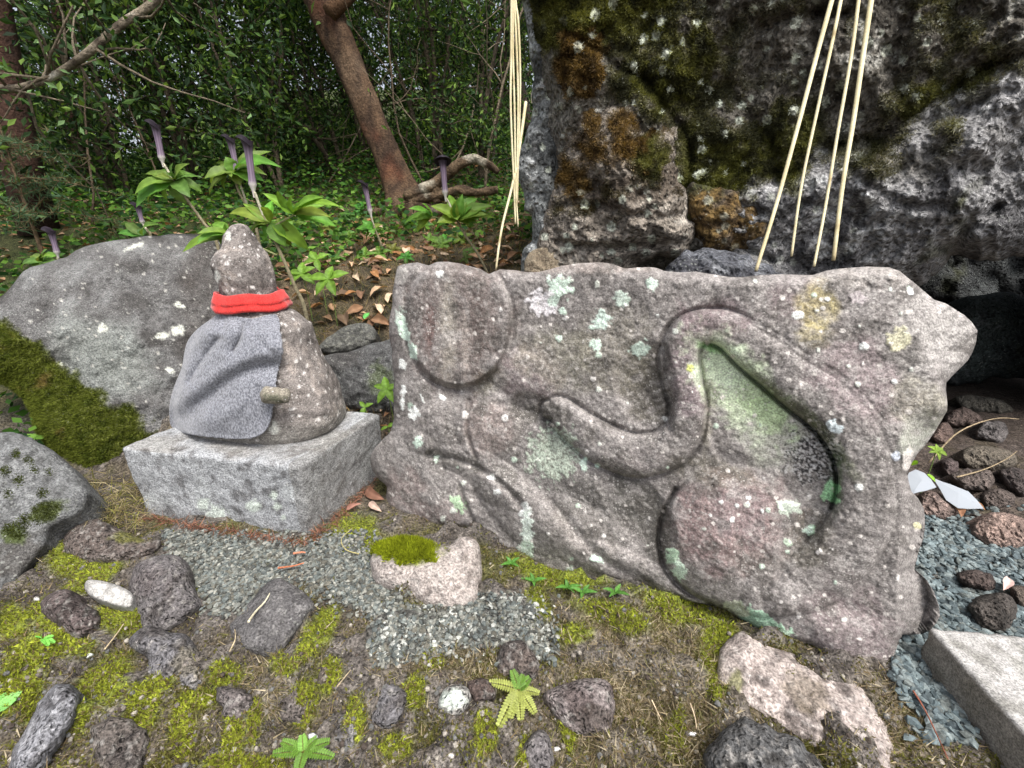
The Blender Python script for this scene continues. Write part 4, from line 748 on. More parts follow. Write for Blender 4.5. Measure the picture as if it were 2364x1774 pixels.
def gravel(name, poly, n, size, label, cols, rng=RNG):
    x0, y0 = poly.min(0); x1, y1 = poly.max(0); pts = np.empty((0, 2))
    while len(pts) < n:
        q = rng.random((n*2, 2))*[x1-x0, y1-y0]+[x0, y0]; s, _, _ = poly_sd(q[:, 0], q[:, 1], poly); q = q[s+(12+45*rng.random(len(q))**3)*rng.normal(size=len(q)) > 0]; pts = np.concatenate([pts, q])
    pts = pts[:n]; P = ground_hit(pts[:, 0], pts[:, 1]); R = rand_rot(n); sz = size*(.55+.8*rng.random(n))
    sc_ = np.stack([np.ones(n), .6+.3*rng.random(n), .35+.25*rng.random(n)], 1)
    base = ICO[None]*(1+.25*rng.normal(size=(n, 12, 1))*.6)*sc_[:, None]*sz[:, None, None]*.5
    flat = R*[[[1, 1, .45]]]; V = np.einsum('nij,nkj->nki', R, base); V[:, :, 2] *= .7
    V = V+P[:, None]+np.array([0, 0, 1])*(sz*(.10+.25*rng.random(n)))[:, None, None]
    Fc = (ICF[None]+12*np.arange(n)[:, None, None]).reshape(-1, 3); c = np.array([lin(*q) for q in cols])[rng.integers(len(cols), size=n)]*(.75+.4*rng.random((n, 1)))
    o = obj(name, V.reshape(-1, 3), Fc, M['pebble'], np.repeat(c, 12, 0), smooth=False); tag(o, label, 'gravel', kind='stuff')
GC = [(114,119,115),(98,104,102),(126,128,122),(106,108,101),(86,91,89),(140,140,132),(98,96,87),(78,79,75)]
gravel('gravel', GRAVEL[0], 5200, .0142, 'blue grey gravel chips before the pedestal', GC)
gravel('gravel', GRAVEL[1], 2000, .0142, 'blue grey gravel chips in the mossy ground below the slab', GC+[(170,172,166)])
gravel('gravel', GRAVEL[2], 3000, .024, 'blue grey gravel between the slab end and the hollow', [(110,122,124),(92,104,107),(126,136,136),(80,90,93),(100,106,104)])

# ------------------------------------------------------------------ moss, dry stalks and grit over the foreground
n = 270000; pxs = RNG.uniform(-60, 2430, n); pys = 1130+680*RNG.random(n)**.8
P = ground_hit(pxs, pys); br, tn, gr, ol = zones(pxs, pys, P)
n1 = fbm(P*[11, 11, 0]+3, 3); rr = RNG.random(n)
lu = lumps(P); inm = (rr < np.clip(br*.95+(.65*ol*(n1 > -.25)+.12)*(1-.8*lu), 0, 1)*(1-.72*gr)) & (P[:, 0] < 1.0)
cm = np.where((br > .4)[:, None], lin(150, 158, 58), lin(110, 110, 56))*(.55+.9*RNG.random((n, 1)))*(1+.4*n1)[:, None]
mixb = RNG.random(n) < .25; cm[mixb] = lin(118, 106, 74)*(.6+.8*RNG.random((mixb.sum(), 1)))
up = np.tile([0, -.15, 1.], (n, 1))
v, f, c = blades(P[inm]-[0, 0, .001], up[inm], .0075, .0048, cm[inm], 1.1)
tag(obj('moss_carpet', v, f, M['moss'], c, smooth=False), 'yellow green moss patches growing over the foreground ground', 'moss', kind='stuff')
ind = (RNG.random(n) < np.clip(tn*.32+.04, 0, 1)*(1-.6*lu)*(1-.95*gr)) & (P[:, 0] < 1.0)
cd = np.array([lin(*q) for q in ((160,146,118),(132,116,90),(104,96,72),(180,168,142),(118,116,76))])[RNG.integers(5, size=n)]*(.6+.7*RNG.random((n, 1)))
v, f, c = blades(P[ind], up[ind]*.35, .020, .0024, cd[ind], 1.5)
tag(obj('dry_moss', v, f, M['moss'], c, smooth=False), 'tan withered moss and straw litter over the foreground', 'moss', kind='stuff')
ing = (RNG.random(n) < .022) & (P[:, 0] < 1.1) & (P[:, 1] < 1.5); k = np.nonzero(ing)[0]; m = len(k); R = rand_rot(m); sz = .0012+.0055*RNG.random(m)**4
V = np.einsum('nij,nkj->nki', R, ICO[None]*sz[:, None, None])+P[k][:, None]; cg = np.array([lin(*q) for q in ((120,114,106),(96,90,84),(70,62,56),(150,144,134),(100,100,98))])[RNG.integers(5, size=m)]
tag(obj('grit', V.reshape(-1, 3), (ICF[None]+12*np.arange(m)[:, None, None]).reshape(-1, 3), M['pebble'], np.repeat(cg, 12, 0), smooth=False), 'fine stone grit and soil crumbs over the foreground', 'grit', kind='stuff')

# ------------------------------------------------------------------ leaves
def leaflet(base, tip, width, droop=.15, up=(0, -.3, 1), nu=9, serr=.0, wav=.05, seed=0, cup=.18, face=None):
    """a pointed leaf blade from base to tip, folded along its midrib"""
    base = np.asarray(base, float); tip = np.asarray(tip, float); ax = tip-base; L = np.linalg.norm(ax); ax /= L
    up = np.asarray(up, float); s = np.cross(ax, up); s /= np.linalg.norm(s)+1e-9; nrm = np.cross(s, ax); V = []; rg = np.random.default_rng(seed)
    ph = rg.random()*6
    for i in range(nu):
        t = i/(nu-1); w = width*(math.sin(math.pi*min(t**.85, 1))**.8)*(1-.35*t)*1.15 if 0 < t < 1 else 0.
        cpos = base+ax*L*t+nrm*(4*droop*L*t*(1-t))
        for s_ in (-1, -.5, 0, .5, 1):
            ww = w*.5*s_*(1+(serr*((-1)**i) if abs(s_) == 1 else 0)); V.append(cpos+s*ww+nrm*(abs(s_)*w*cup+wav*w*math.sin(9*t+ph+s_*2)))
    Fc = []
    for i in range(nu-1):
        for j in range(4): a = i*5+j; Fc.append((a, a+1, a+6, a+5))
    return np.array(V), np.array(Fc)
def leaf_col(n, base, rng=RNG, rib=True):
    c = np.tile(lin(*base), (n, 1))*(.85+.3*rng.random()); 
    if rib:
        c[2::5] = c[2::5]*1.3+.01; r_ = np.arange(n)//5; c = c*np.where(r_ % 2 == 0, .86, 1.08)[:, None]
    return c
def stem(pts, r0, r1, name, parent, col, mat='twig', sub=5, sides=7):
    p = cr(np.array(pts), sub); V, Fc = tube(p, np.linspace(r0, r1, len(p)), sides); return obj(name, V, Fc, M[mat], np.tile(lin(*col), (len(V), 1)), parent=parent)
# ---- cobra lilies (hooded purple flowers over fans of leaflets)
def spathe(root, p0, p1, pt, r, bend, seed):
    """p0 stalk end, p1 throat, pt hood: pale base, striped purple tube, dark drooping hood"""
    p0, p1 = np.asarray(p0), np.asarray(p1); ax = p1-p0; L = np.linalg.norm(ax); ax /= L
    t = np.array([-.25, -.10, 0, .06, .14, .3, .55, .8, .93, 1.0, 1.05]); rad = r*np.array([.25, .40, .75, 1.0, .92, .82, .86, .98, 1.12, 1.35, 1.5])
    V, Fc = tube(p0+ax*L*t[:, None], rad, 16, cap=False); tt = np.repeat(t, 16); ang = np.tile(np.arange(16), len(t))
    c = np.tile(lin(146, 130, 148), (len(V), 1)); c = mixc(c, lin(92, 74, 96), ((ang % 2) == 0)*.7*(tt > .12)); c = mixc(c, lin(218, 212, 206), sstep(.16, .02, tt)); c = mixc(c, lin(40, 32, 44), sstep(.75, 1.0, tt)*.85)
    o = obj('flower_tube', V, Fc, M['spathe'], c, parent=root)
    # hood: arched blade from the back of the throat over and down past the mouth
    b = np.asarray(bend, float); b /= np.linalg.norm(b); s = np.cross(ax, b); s /= np.linalg.norm(s); V = []; nu = 10
    for i in range(nu):
        q = i/(nu-1); cpos = p0+ax*L*.95-b*r*1.1+ax*r*2.6*math.sin(q*2.4)*.9+b*r*(3.9*q**1.1); w = r*(1.5+1.3*math.sin(math.pi*min(q*1.1, 1)))*(1 if q < .75 else (1-q)/.25+.05)
        for k in (-1, -.5, 0, .5, 1): V.append(cpos+s*w*k-ax*w*.45*k*k)
    Fh = [(i*5+j, i*5+j+1, i*5+j+6, i*5+j+5) for i in range(nu-1) for j in range(4)]
    V = np.array(V); c = np.tile(lin(34, 27, 36), (len(V), 1)); c[2::5] = lin(58, 50, 60); obj('flower_hood', V, np.array(Fh), M['spathe'], c, parent=root)
def lily(Y, stalk, fans, flower, label, col, seed, rs=.008, bend=(-1, -.3, 0), rfl=None):
    rg = np.random.default_rng(seed); st = [on_Y(x, y, Y) for x, y in stalk]; b = st[0].copy(); b[2] = terrain(b[0], b[1])
    root = empty('cobra_lily', b, label, 'plant', 'cobra lilies on the slope'); sc_ = Y/1.05/F
    stem([b-[0, 0, .01]]+st, rs, rs*.55, 'stem', root, (128, 120, 96))
    for node, tips, frm in fans:
        nd = on_Y(node[0], node[1], Y)
        if frm is not None: stem([on_Y(frm[0], frm[1], Y), nd], rs*.5, rs*.4, 'leaf_stalk', root, (136, 140, 96))
        tips = list(tips); tips += [((a_[0]*.55+b_[0]*.45-node[0])*.82+node[0], (a_[1]*.55+b_[1]*.45-node[1])*.82+node[1]+4, a_[2]*.9) for a_, b_ in zip(tips[:-1], tips[1:]) if math.hypot(a_[0]-b_[0], a_[1]-b_[1]) < 90]
        for k, (tx, ty, wd) in enumerate(tips):
            dz = rg.uniform(-.10, .12); tp = on_Y(tx, ty, Y+dz); V, Fc = leaflet(nd, tp, wd*.74*sc_, droop=rg.uniform(.06, .16), up=(rg.uniform(-.3, .3), -.75, .8), seed=seed*50+k, serr=.06, wav=.06)
            obj('leaflet', V, Fc, M['herb'], leaf_col(len(V), (int(col[0]*rg.uniform(.85, 1.1)), int(col[1]*rg.uniform(.88, 1.06)), col[2])), parent=root)
    if flower:
        p0, p1, r, line = flower; q0, q1 = on_Y(p0[0], p0[1], Y), on_Y(p1[0], p1[1], Y); spathe(root, q0, q1, None, r*.88*sc_, bend, seed)
        stem([on_Y(x, y, Y) for x, y in line]+[q0-(q1-q0)*.1], rs*.6, rs*.6, 'flower_stalk', root, (176, 172, 150))
GRN1 = (112, 150, 52)
lily(1.72, [(705,720),(680,660),(650,590),(618,520),(600,478)], [((624,515),[(529,494,44),(584,524,34),(575,548,36),(660,570,52),(713,578,58),(630,462,34),(560,470,30)],None),((679,496),[(606,446,36),(673,450,28),(748,456,40),(788,478,44),(777,524,50),(640,440,26)],(628,525)),((532,540),[(421,583,54),(455,540,34),(490,518,36),(520,515,28),(470,560,40),(545,575,30)],(640,590))],
     ((584,432),(571,330),9.5,[(618,520),(600,478),(590,450)]), 'tall cobra lily with a striped purple hooded flower rising just behind the statue', GRN1, 1, rs=.0085)
lily(2.15, [(500,560),(470,515),(435,466),(410,430),(399,414)], [((405,418),[(314,480,60),(345,470,40),(430,472,50),(469,446,36),(438,378,34),(463,410,34),(310,452,40),(335,402,34),(365,402,30),(400,375,24)],None)],
     ((374,368),(359,292),8,[(399,414),(386,392)]), 'cobra lily with one slender dark flower and drooping leaf fan above the boulder', (102, 140, 54), 2)
lily(2.25, [(590,520),(575,485),(550,440),(543,405),(541,395)], [((543,396),[(471,413,44),(482,454,44),(521,362,40),(627,350,44),(652,388,40),(611,420,40),(555,430,40),(506,382,36),(520,440,36)],None)],
     ((548,398),(532,325),7.5,[(575,485),(556,430)]), 'cobra lily half hidden behind the tall striped flower', (104, 142, 54), 3)
lily(2.35, [(1130,640),(1105,590),(1075,545),(1054,508),(1040,480)], [((1054,508),[(1001,542,44),(994,476,40),(1037,450,34),(1068,448,36),(1103,458,44),(1141,476,44),(1145,505,40),(1078,524,40),(1030,480,34)],None),((997,500),[(933,517,34),(943,482,30),(962,538,34),(975,470,26)],(1050,512))],
     ((1028,448),(1022,375),8,[(1054,508),(1037,470)]), 'cobra lily with a dark hooded flower growing between the tree root and the slab', GRN1, 4, bend=(.2, -1, 0))
lily(2.6, [(885,590),(878,560),(866,530),(858,505)], [((860,530),[(814,550,30),(835,509,26),(846,556,28),(885,520,24),(820,530,24)],None)], ((855,490),(842,428),6.5,[(866,530),(858,505)]), 'small cobra lily with a bent flower in front of the tree foot', (106, 142, 54), 5)
lily(2.3, [(352,560),(345,540),(338,528)], [((330,545),[(272,540,30),(290,515,28),(375,520,26),(300,560,26)],None)], ((329,514),(318,478),6,[(345,540),(334,524)]), 'cobra lily whose flower peeps out under the drooping fan above the boulder', (90, 128, 54), 6)
lily(2.2, [(128,625),(132,610),(134,595)], [((100,604),[(52,624,28),(75,590,26),(110,575,26),(145,590,30),(140,612,28),(80,640,28)],(128,620))], ((132,585),(118,536),7,[(134,600),(133,590)]), 'cobra lily with a pale banded flower at the boulder shoulder farthest from the statue', (112, 148, 64), 7)

# ---- small five-leaved seedlings, sprouts and ferns
def seedling(px, py, r, Y, n, col, label, group=None, lift=.03, seed=0):
    rg = np.random.default_rng(200+seed); nd = on_Y(px, py, Y); b = np.array([nd[0]+.01, nd[1]+.01, 0.]); b[2] = terrain(b[0], b[1])
    if b[2] > nd[2]: b[2] = nd[2]-lift
    root = empty('seedling', b, label, 'plant', group); stem([b-[0, 0, .01], (b+nd)/2+[.004, 0, 0], nd], .0022, .0016, 'stem', root, (110, 130, 70)); s_ = Y/1.0/F*r
    for k in range(n):
        a = 2*math.pi*k/n+rg.uniform(-.25, .25)+.4; l = s_*rg.uniform(.75, 1.1); tp = nd+np.array([math.cos(a)*l, math.sin(a)*l*.55, math.sin(a)*l*.75-.1*l]); V, Fc = leaflet(nd, tp, l*.48, .08, (0, -.7, .8), seed=k+seed, serr=.04)
        obj('leaflet', V, Fc, M['herb'], leaf_col(len(V), col), parent=root)
SG = 'five leaved seedlings in the leaf litter'
for k, (x, y, r, Y, n, lab) in enumerate(((757,645,52,1.95,5,'bright seedling of five pointed leaflets in the litter beside the statue'),(697,632,38,2.0,5,'smaller seedling close to the stem of the tall cobra lily'),(893,898,40,1.52,5,'green seedling between the slab edge and the dark boulder'),(842,940,28,1.50,3,'three leaved sprout behind the pedestal corner'),(895,985,24,1.45,2,'green leaf pair between pedestal and slab'),(730,600,40,2.05,4,'loose green seedling uphill of the bright seedling'))):
    seedling(x, y, r, Y, n, (112, 150, 52), lab, seed=k)
sx, sy = RNG.uniform(620, 1200, 40), RNG.uniform(440, 610, 40); SPp = march(sx, sy)
for k in range(40):
    x, y, P = sx[k], sy[k], SPp[k]
    if abs(x-905) < 60 and y < 480: continue
    seedling(x, y-8, RNG.uniform(18, 34), P[1]-.03, RNG.integers(4, 7), (int(RNG.uniform(70, 110)), int(RNG.uniform(108, 138)), 46), 'small green seedling on the wooded slope', 'small green seedlings on the slope', seed=20+k)
def fern(px, py, fronds, label, z=.01, col=(150, 190, 80)):
    nd = gpt(px, py); nd[2] += z; root = empty('fern', nd-[0, 0, z], label, 'fern')
    for fi, (tx, ty, w, cl) in enumerate(fronds):
        g0 = on_Z(tx, ty, max(nd[2]+.012, .02)); ax = g0-nd; L = np.linalg.norm(ax); pts = [nd+ax*t+np.array([0, 0, .05*L*4*t*(1-t)+.01]) for t in np.linspace(0, 1, 8)]
        V0, F0 = tube(np.array(pts), np.linspace(.0012, .0006, 8), 5); fr_ = obj('frond', V0, F0, M['herb'], np.tile(lin(120, 120, 60), (len(V0), 1)), parent=root)
        VV = []; FF = []; CC = []; nb = 0; m = 13; s = np.cross(ax/L, [0, 0, 1]); sc_ = w*1.0/F*.9
        for i in range(1, m):
            t = i/m; b0 = nd+ax*t+np.array([0, 0, .05*L*4*t*(1-t)+.011]); wd = sc_*(.45+.55*math.sin(math.pi*min(1, .25+t*.75)))
            for sd_ in (-1, 1):
                V, Fc = leaflet(b0, b0+s*sd_*wd*.55+ax/L*wd*.12+np.array([0, 0, .002]), L/m*1.25, .02, (0, -.3, 1), nu=5, seed=i); VV.append(V); FF.append(Fc+nb); nb += len(V); CC.append(leaf_col(len(V), cl))
        obj('leaflets', np.concatenate(VV), np.concatenate(FF), M['herb'], np.concatenate(CC), parent=fr_)
YF, GF_ = (158, 166, 88), (104, 140, 56)
fern(1198, 1612, [(1127,1586,26,YF),(1182,1556,24,GF_),(1207,1566,18,GF_),(1224,1574,26,GF_),(1246,1612,22,YF),(1236,1660,26,YF),(1202,1676,26,YF),(1178,1672,22,YF),(1150,1692,30,YF),(1215,1590,20,GF_)], 'small spleenwort fern with beaded yellow green fronds in the foreground')
fern(705, 1755, [(630,1752,24,GF_),(652,1722,22,GF_),(700,1706,22,(130,176,80)),(765,1722,24,GF_),(775,1760,22,GF_),(690,1800,24,GF_),(735,1712,20,GF_)], 'bright green fern tuft on the mossy ground below the flat stone')
fern(-8, 1650, [(50,1618,40,(150,206,120)),(30,1640,44,(140,200,110)),(15,1600,36,(140,200,110))], 'pale green fern fronds beside the long porous stone')
fern(108, 1492, [(86,1480,12,(130,200,90)),(100,1476,12,(130,200,90)),(128,1480,12,(130,200,90)),(132,1495,12,(130,200,90)),(118,1502,12,(130,200,90))], 'tiny green sprout on moss below the dark porous stone')
seedling(2162, 1040, 26, 1.30, 6, (130, 160, 60), 'tiny green sprout among the lava stones of the hollow', seed=90)
for k, (x, y) in enumerate(((1310,1360),(1345,1372),(1180,1305),(1232,1345),(1420,1372))):
    g0 = gpt(x, y); root = empty('seedling', g0, 'low green sprout under the lower edge of the slab', 'plant', 'sprouts under the slab')
    for q in range(4):
        a = q*1.7+k; V, Fc = leaflet(g0+[0, 0, .004], g0+np.array([math.cos(a)*.035, math.sin(a)*.025-.01, .02]), .011, .1, seed=q); obj('leaflet', V, Fc, M['herb'], leaf_col(len(V), (90, 140, 60)), parent=root)

# ------------------------------------------------------------------ fallen leaves
LC = [(168,134,104),(140,108,82),(186,156,126),(122,94,74),(200,176,150),(160,116,76),(112,92,74)]
def dead_leaf(P, L, rg, col, label, group, up=None):
    a = rg.uniform(0, 6.28); d = np.array([math.cos(a), math.sin(a), rg.uniform(-.1, .35)]); slope = np.array([0, -.35, 1.]) if up is None else up
    d = d-slope*(d@slope)/(slope@slope)*.8; V, Fc = leaflet(P-d*L/2, P+d*L/2, L*rg.uniform(.32, .46), rg.uniform(-.05, .18), slope+rg.normal(size=3)*.35, nu=7, cup=rg.uniform(.1, .45), wav=.12, seed=int(rg.integers(1e6)))
    V[:, 2] += max(0, (terrain(V[:, 0], V[:, 1])-V[:, 2]).max())*.6+.003; return tag(obj('fallen_leaf', V, Fc, M['dry'], leaf_col(len(V), col, rg)), label, 'leaf', group)
rg = np.random.default_rng(11)
LX = [(812,688),(840,700),(868,640),(880,690),(872,720),(770,720),(760,742),(800,745),(860,760),(880,760),(895,755),(735,725),(742,755),(830,650),(905,700),(880,615),(940,590),(1100,600),(1150,590),(1180,560),(1190,600),(1110,575),(1160,540),(700,700),(820,735),(790,700)]
for P in march([q[0] for q in LX], [q[1] for q in LX]):
    dead_leaf(P+[0, -.01, .008], rg.uniform(.07, .13), rg, LC[rg.integers(7)], 'brown fallen leaf in the litter between statue and slab', 'fallen leaves between statue and slab')
for P in march(rg.uniform(640, 1230, 110), rg.uniform(470, 640, 110)):
    dead_leaf(P+[0, -.01, .008], rg.uniform(.06, .11), rg, LC[rg.integers(7)], 'brown fallen leaf on the wooded slope', 'fallen leaves on the wooded slope')
for x, y, L, col, lab in ((868,1150,.10,(124,90,74),'curled brown fallen leaf in the gap beside the pedestal'),(868,1180,.07,(176,152,138),'pale pinkish fallen leaf below the curled brown leaf'),(818,1180,.05,(150,110,96),'small reddish fallen leaf near the pedestal'),(2312,1372,.06,(206,176,168),'pinkish oval leaf on the stones beside the kerb'),(2205,1200,.06,(150,110,84),'brown leaf under the white paper tip'),(78,1297,.035,(200,170,130),'pale leaf beside the moss dotted boulder'),(2246,1185,.05,(160,120,90),'brown leaf on the gravel by the large brown lava stone')):
    P = gpt(x, y); dead_leaf(P+[0, 0, .03 if x > 2000 else .012], L, rg, col, lab, None, up=np.array([0, -.4, 1.]))
# unnumbered rest of the litter
n = 9000; xx = RNG.uniform(-5.5, 1.2, n); yy = 1.5+5*RNG.random(n)**1.3; zz_ = terrain(xx, yy); Pn = np.stack([xx, yy, zz_+.006], 1); k = ~((xx > .3) & (yy < 3.2)) & ~((xx < -.72) & (yy < 2.15)); Pn = Pn[k]; n = len(Pn)
a = RNG.uniform(0, 6.28, n); ax = np.stack([np.cos(a), np.sin(a), RNG.uniform(-.1, .5, n)], 1); s = np.stack([-np.sin(a), np.cos(a), RNG.normal(size=n)*.4], 1); L = RNG.uniform(.025, .075, n)[:, None]
V = np.empty((n*4, 3)); V[0::4] = Pn-ax*L/2; V[1::4] = Pn+s*L*.2+[0, 0, .008]; V[2::4] = Pn+ax*L/2; V[3::4] = Pn-s*L*.2+[0, 0, .008]
lc = np.array([lin(*q) for q in LC])[RNG.integers(7, size=n)]*(.6+.7*RNG.random((n, 1))); q0 = 4*np.arange(n)[:, None]
tag(obj('leaf_litter', V, np.concatenate([q0+[0, 1, 2], q0+[0, 2, 3]]), M['dry'], np.repeat(lc, 4, 0), smooth=False), 'brown leaf litter strewn over the wooded slope', 'leaf litter', kind='stuff')
# green ground cover on the slope
n = 48000; xx = RNG.uniform(-6, .6, n); yy = 1.45+7*RNG.random(n)**1.2; keep = fbm(np.stack([xx*1.6, yy*1.6, 0*xx], 1), 3)+.45*sstep(2.6, 3.6, yy)+.45*sstep(-.5, -1.2, xx)-.4*sstep(-1.2, -.9, xx)*sstep(3.3, 2.7, yy) > .12; keep &= ~((xx > .2) & (yy < 3)) & ~((xx < -.6) & (xx > -1.75) & (yy < 2.2)); xx, yy = xx[keep], yy[keep]; n = len(xx)
Pn = np.stack([xx, yy, terrain(xx, yy)+RNG.uniform(.01, .13, n)*(1+1.2*sstep(3, 5, yy))], 1); R = rand_rot(n); ax = R[:, 0]; s = R[:, 1]; ax[:, 2] *= .5; L = RNG.uniform(.03, .07, n)[:, None]
V = np.empty((n*4, 3)); V[0::4] = Pn-ax*L/2; V[1::4] = Pn+s*L*.24; V[2::4] = Pn+ax*L/2; V[3::4] = Pn-s*L*.24
lc = np.array([lin(*q) for q in ((70,110,44),(56,92,40),(90,130,52),(44,76,40),(110,150,60))])[RNG.integers(5, size=n)]*(.6+.7*RNG.random((n, 1))); q0 = 4*np.arange(n)[:, None]
tag(obj('ground_cover', V, np.concatenate([q0+[0, 1, 2], q0+[0, 2, 3]]), M['leaf'], np.repeat(lc, 4, 0), smooth=False), 'low green leafy ground cover on the wooded slope', 'undergrowth', kind='stuff')
# dry grass on the slope and at the pedestal corner
n = 8000; xs_ = RNG.uniform(-1.1, .1, n); ys_ = 1.55+2.6*RNG.random(n); P = np.stack([xs_, ys_, terrain(xs_, ys_)], 1); cd = np.array([lin(*q) for q in ((160,142,100),(122,112,70),(104,112,60),(140,120,84))])[RNG.integers(4, size=n)]*(.6+.6*RNG.random((n, 1)))
v, f, c = blades(P, np.tile([0, -.3, .8], (n, 1)), .05, .003, cd, 1.1); tag(obj('dry_grass', v, f, M['moss'], c, smooth=False), 'thin dry grass standing in the leaf litter', 'grass', kind='stuff')
n = 700; xs_ = RNG.uniform(200, 345, n); ys_ = RNG.uniform(1120, 1235, n); P = ground_hit(xs_, ys_); cd = np.array([lin(*q) for q in ((190,176,140),(160,146,104),(150,152,80))])[RNG.integers(3, size=n)]*(.7+.5*RNG.random((n, 1)))
P[:, 2] += .01+.04*RNG.random(n); v, f, c = blades(P, np.tile([.5, -.6, .3], (n, 1)), .06, .002, cd, .8); tag(obj('dry_grass', v, f, M['moss'], c, smooth=False), 'pale dry grass tuft between the pedestal and the boulder moss', 'grass', kind='stuff')
n = 900; q = RNG.random(n); xs_ = 330+q*380+RNG.normal(size=n)*8; ys_ = 1200+q*62+RNG.normal(size=n)*4; xs_[:350] = 715+RNG.random(350)*150+RNG.normal(size=350)*6; ys_[:350] = 1255-(xs_[:350]-715)*.9+RNG.normal(size=350)*7; P = ground_hit(xs_, ys_); P[:, 2] += .008
v, f, c = blades(P, np.tile([.2, -.3, .15], (n, 1)), .03, .0022, np.array([lin(*z) for z in ((134,92,74),(108,76,62),(152,110,90))])[RNG.integers(3, size=n)], 1.3); tag(obj('pine_needles', v, f, M['dry'], c, smooth=False), 'reddish dry needles along the foot of the pedestal', 'needles', kind='stuff')
# ------------------------------------------------------------------ straws, twigs, paper
def strip(name, pts, w, label, group, col=(224, 214, 176)):
    pts = list(pts)
    if pts[-1][2] > 1.6: pts.append(pts[-1]+(pts[-1]-pts[-2])*2.2)
    p = cr(np.array(pts), 8); V, Fc = tube(p, w/2*np.r_[np.linspace(.75, 1.2, len(p)-1), 1.1], 6); V[:, 1] += 0
    n1 = fbm(V*[4, 4, 9], 3); c = mixc(np.tile(lin(*col), (len(V), 1)), lin(186, 170, 122), sstep(-.1, .6, n1)*.6); ln = np.linalg.norm(V-p[0], axis=1)+.02*perlin(p[:1]*9)[0]; c = mixc(c, lin(150, 128, 84), .8*np.exp(-(((ln % .17)-.085)/.004)**2)); c = mixc(c, lin(140, 124, 92), .6*sstep(.05, .0, ln)); return tag(obj(name, V, Fc, M['straw'], c), label, 'straw', group)
def line_px(pts, Y0, Y1): return [on_Y(x, y, Y0+(Y1-Y0)*k/(len(pts)-1)) for k, (x, y) in enumerate(pts)]
SGp = 'split bamboo straws before the cliff'
strip('bamboo_straw', line_px([(1745,626),(1790,480),(1840,300),(1885,130),(1926,-20),(1950,-110)], 1.16, 1.52), .0125, 'thick slanting straw with its foot on the slab top edge', SGp)
strip('bamboo_straw', line_px([(1827,592),(1850,430),(1890,240),(1925,80),(1945,-20),(1962,-110)], 1.24, 1.53), .0095, 'thin short straw next to the thick slanting one', SGp)
strip('bamboo_straw', line_px([(1879,616),(1905,480),(1935,300),(1965,130),(1985,-20),(1998,-110)], 1.20, 1.54), .0095, 'thin straw beside the broad pale one before the grey rock', SGp)
strip('bamboo_straw', line_px([(1924,602),(1945,430),(1970,280),(1992,130),(2014,-20),(2026,-110)], 1.22, 1.54), .0135, 'broad pale straw closest to the dark hollow', SGp)
LGp = 'thin straws hanging beside the tree'
strip('bamboo_straw', line_px([(1145,622),(1158,530),(1180,440),(1193,380),(1205,300),(1214,236)], 1.42, 1.62), .0090, 'short slanting straw crossing the hanging bundle and touching the slab', LGp)
for k, (pts, lab) in enumerate((([(1190,518),(1186,420),(1179,250),(1180,130),(1181,0),(1183,-110)],'thin straw of the hanging bundle'),([(1196,524),(1190,420),(1188,260),(1184,120),(1184,0),(1185,-110)],'thin straw of the hanging bundle'),([(1191,500),(1193,400),(1196,230),(1192,100),(1187,0),(1186,-110)],'thin straw of the hanging bundle'),([(1194,470),(1196,380),(1201,200),(1197,60),(1190,0),(1187,-110)],'thin straw of the hanging bundle'))):
    strip('bamboo_straw', line_px(pts, 1.50+.01*k, 1.56+.01*k), .0070, lab+' beside the cliff edge', LGp)
def twig(pts, r, label, Y=None, z=None, col=(176, 160, 130), group=None):
    p = [gpt(x, y)+[0, 0, z] for x, y in pts]; p = cr(np.array(p), 6); V, Fc = tube(p, np.linspace(r, r*.5, len(p)), 6); return tag(obj('twig', V, Fc, M['twig'], np.tile(lin(*col), (len(V), 1))), label, 'twig', group)
twig([(585,1476),(600,1450),(622,1425),(635,1400)], .0028, 'pale bare twig lying on the smooth dark flat stone', z=.05, col=(206, 198, 170))
twig([(645,1327),(680,1322),(705,1315)], .003, 'short reddish twig on the gravel', z=.022, col=(176, 110, 80))
twig([(680,1293),(700,1290),(708,1291)], .0035, 'orange chip of wood on the gravel', z=.022, col=(190, 128, 100))
twig([(830,1290),(800,1280),(790,1255),(815,1230)], .0018, 'curly thin root over the moss beside the pedestal', z=.016, col=(170, 160, 110))
twig([(535,1520),(548,1490),(545,1460)], .0016, 'thin dry stalk before the flat stone', z=.02)
twig([(248,1515),(275,1480),(292,1455)], .0018, 'dry stalk leaning on yellow moss', z=.02)
twig([(780,1600),(800,1575),(812,1560)], .0014, 'thin straw on the brown ground below the gravel', z=.016)
twig([(1502,1632),(1515,1660),(1524,1678)], .0014, 'thin straw on the withered moss', z=.02, col=(200, 180, 150))
twig([(1590,1640),(1600,1670),(1605,1700)], .0014, 'thin straw above the white pebble', z=.02, col=(200, 180, 150))
twig([(2100,1610),(2130,1660),(2180,1770)], .0018, 'reddish dry stem lying along the kerb stone', z=.02, col=(130, 80, 64))
def stalk(pts, Y0, Y1, r, label): 
    p = cr(np.array(line_px(pts, Y0, Y1)), 6); V, Fc = tube(p, np.linspace(r, r*.4, len(p)), 6); tag(obj('dry_stalk', V, Fc, M['twig'], np.tile(lin(150, 134, 108), (len(V), 1))), label, 'stalk')
stalk([(2145,1068),(2200,1008),(2250,980),(2305,966),(2352,968)], 1.36, 1.5, .003, 'long arching dry stalk over the lava stones of the hollow')
stalk([(2209,1102),(2270,1085),(2320,1062),(2348,1042)], 1.30, 1.5, .0028, 'short arching dry stalk below the long one')
ppr = empty('paper_scrap', gpt(2180, 1150), 'torn white folded paper lying on the lava stones behind the slab', 'paper')
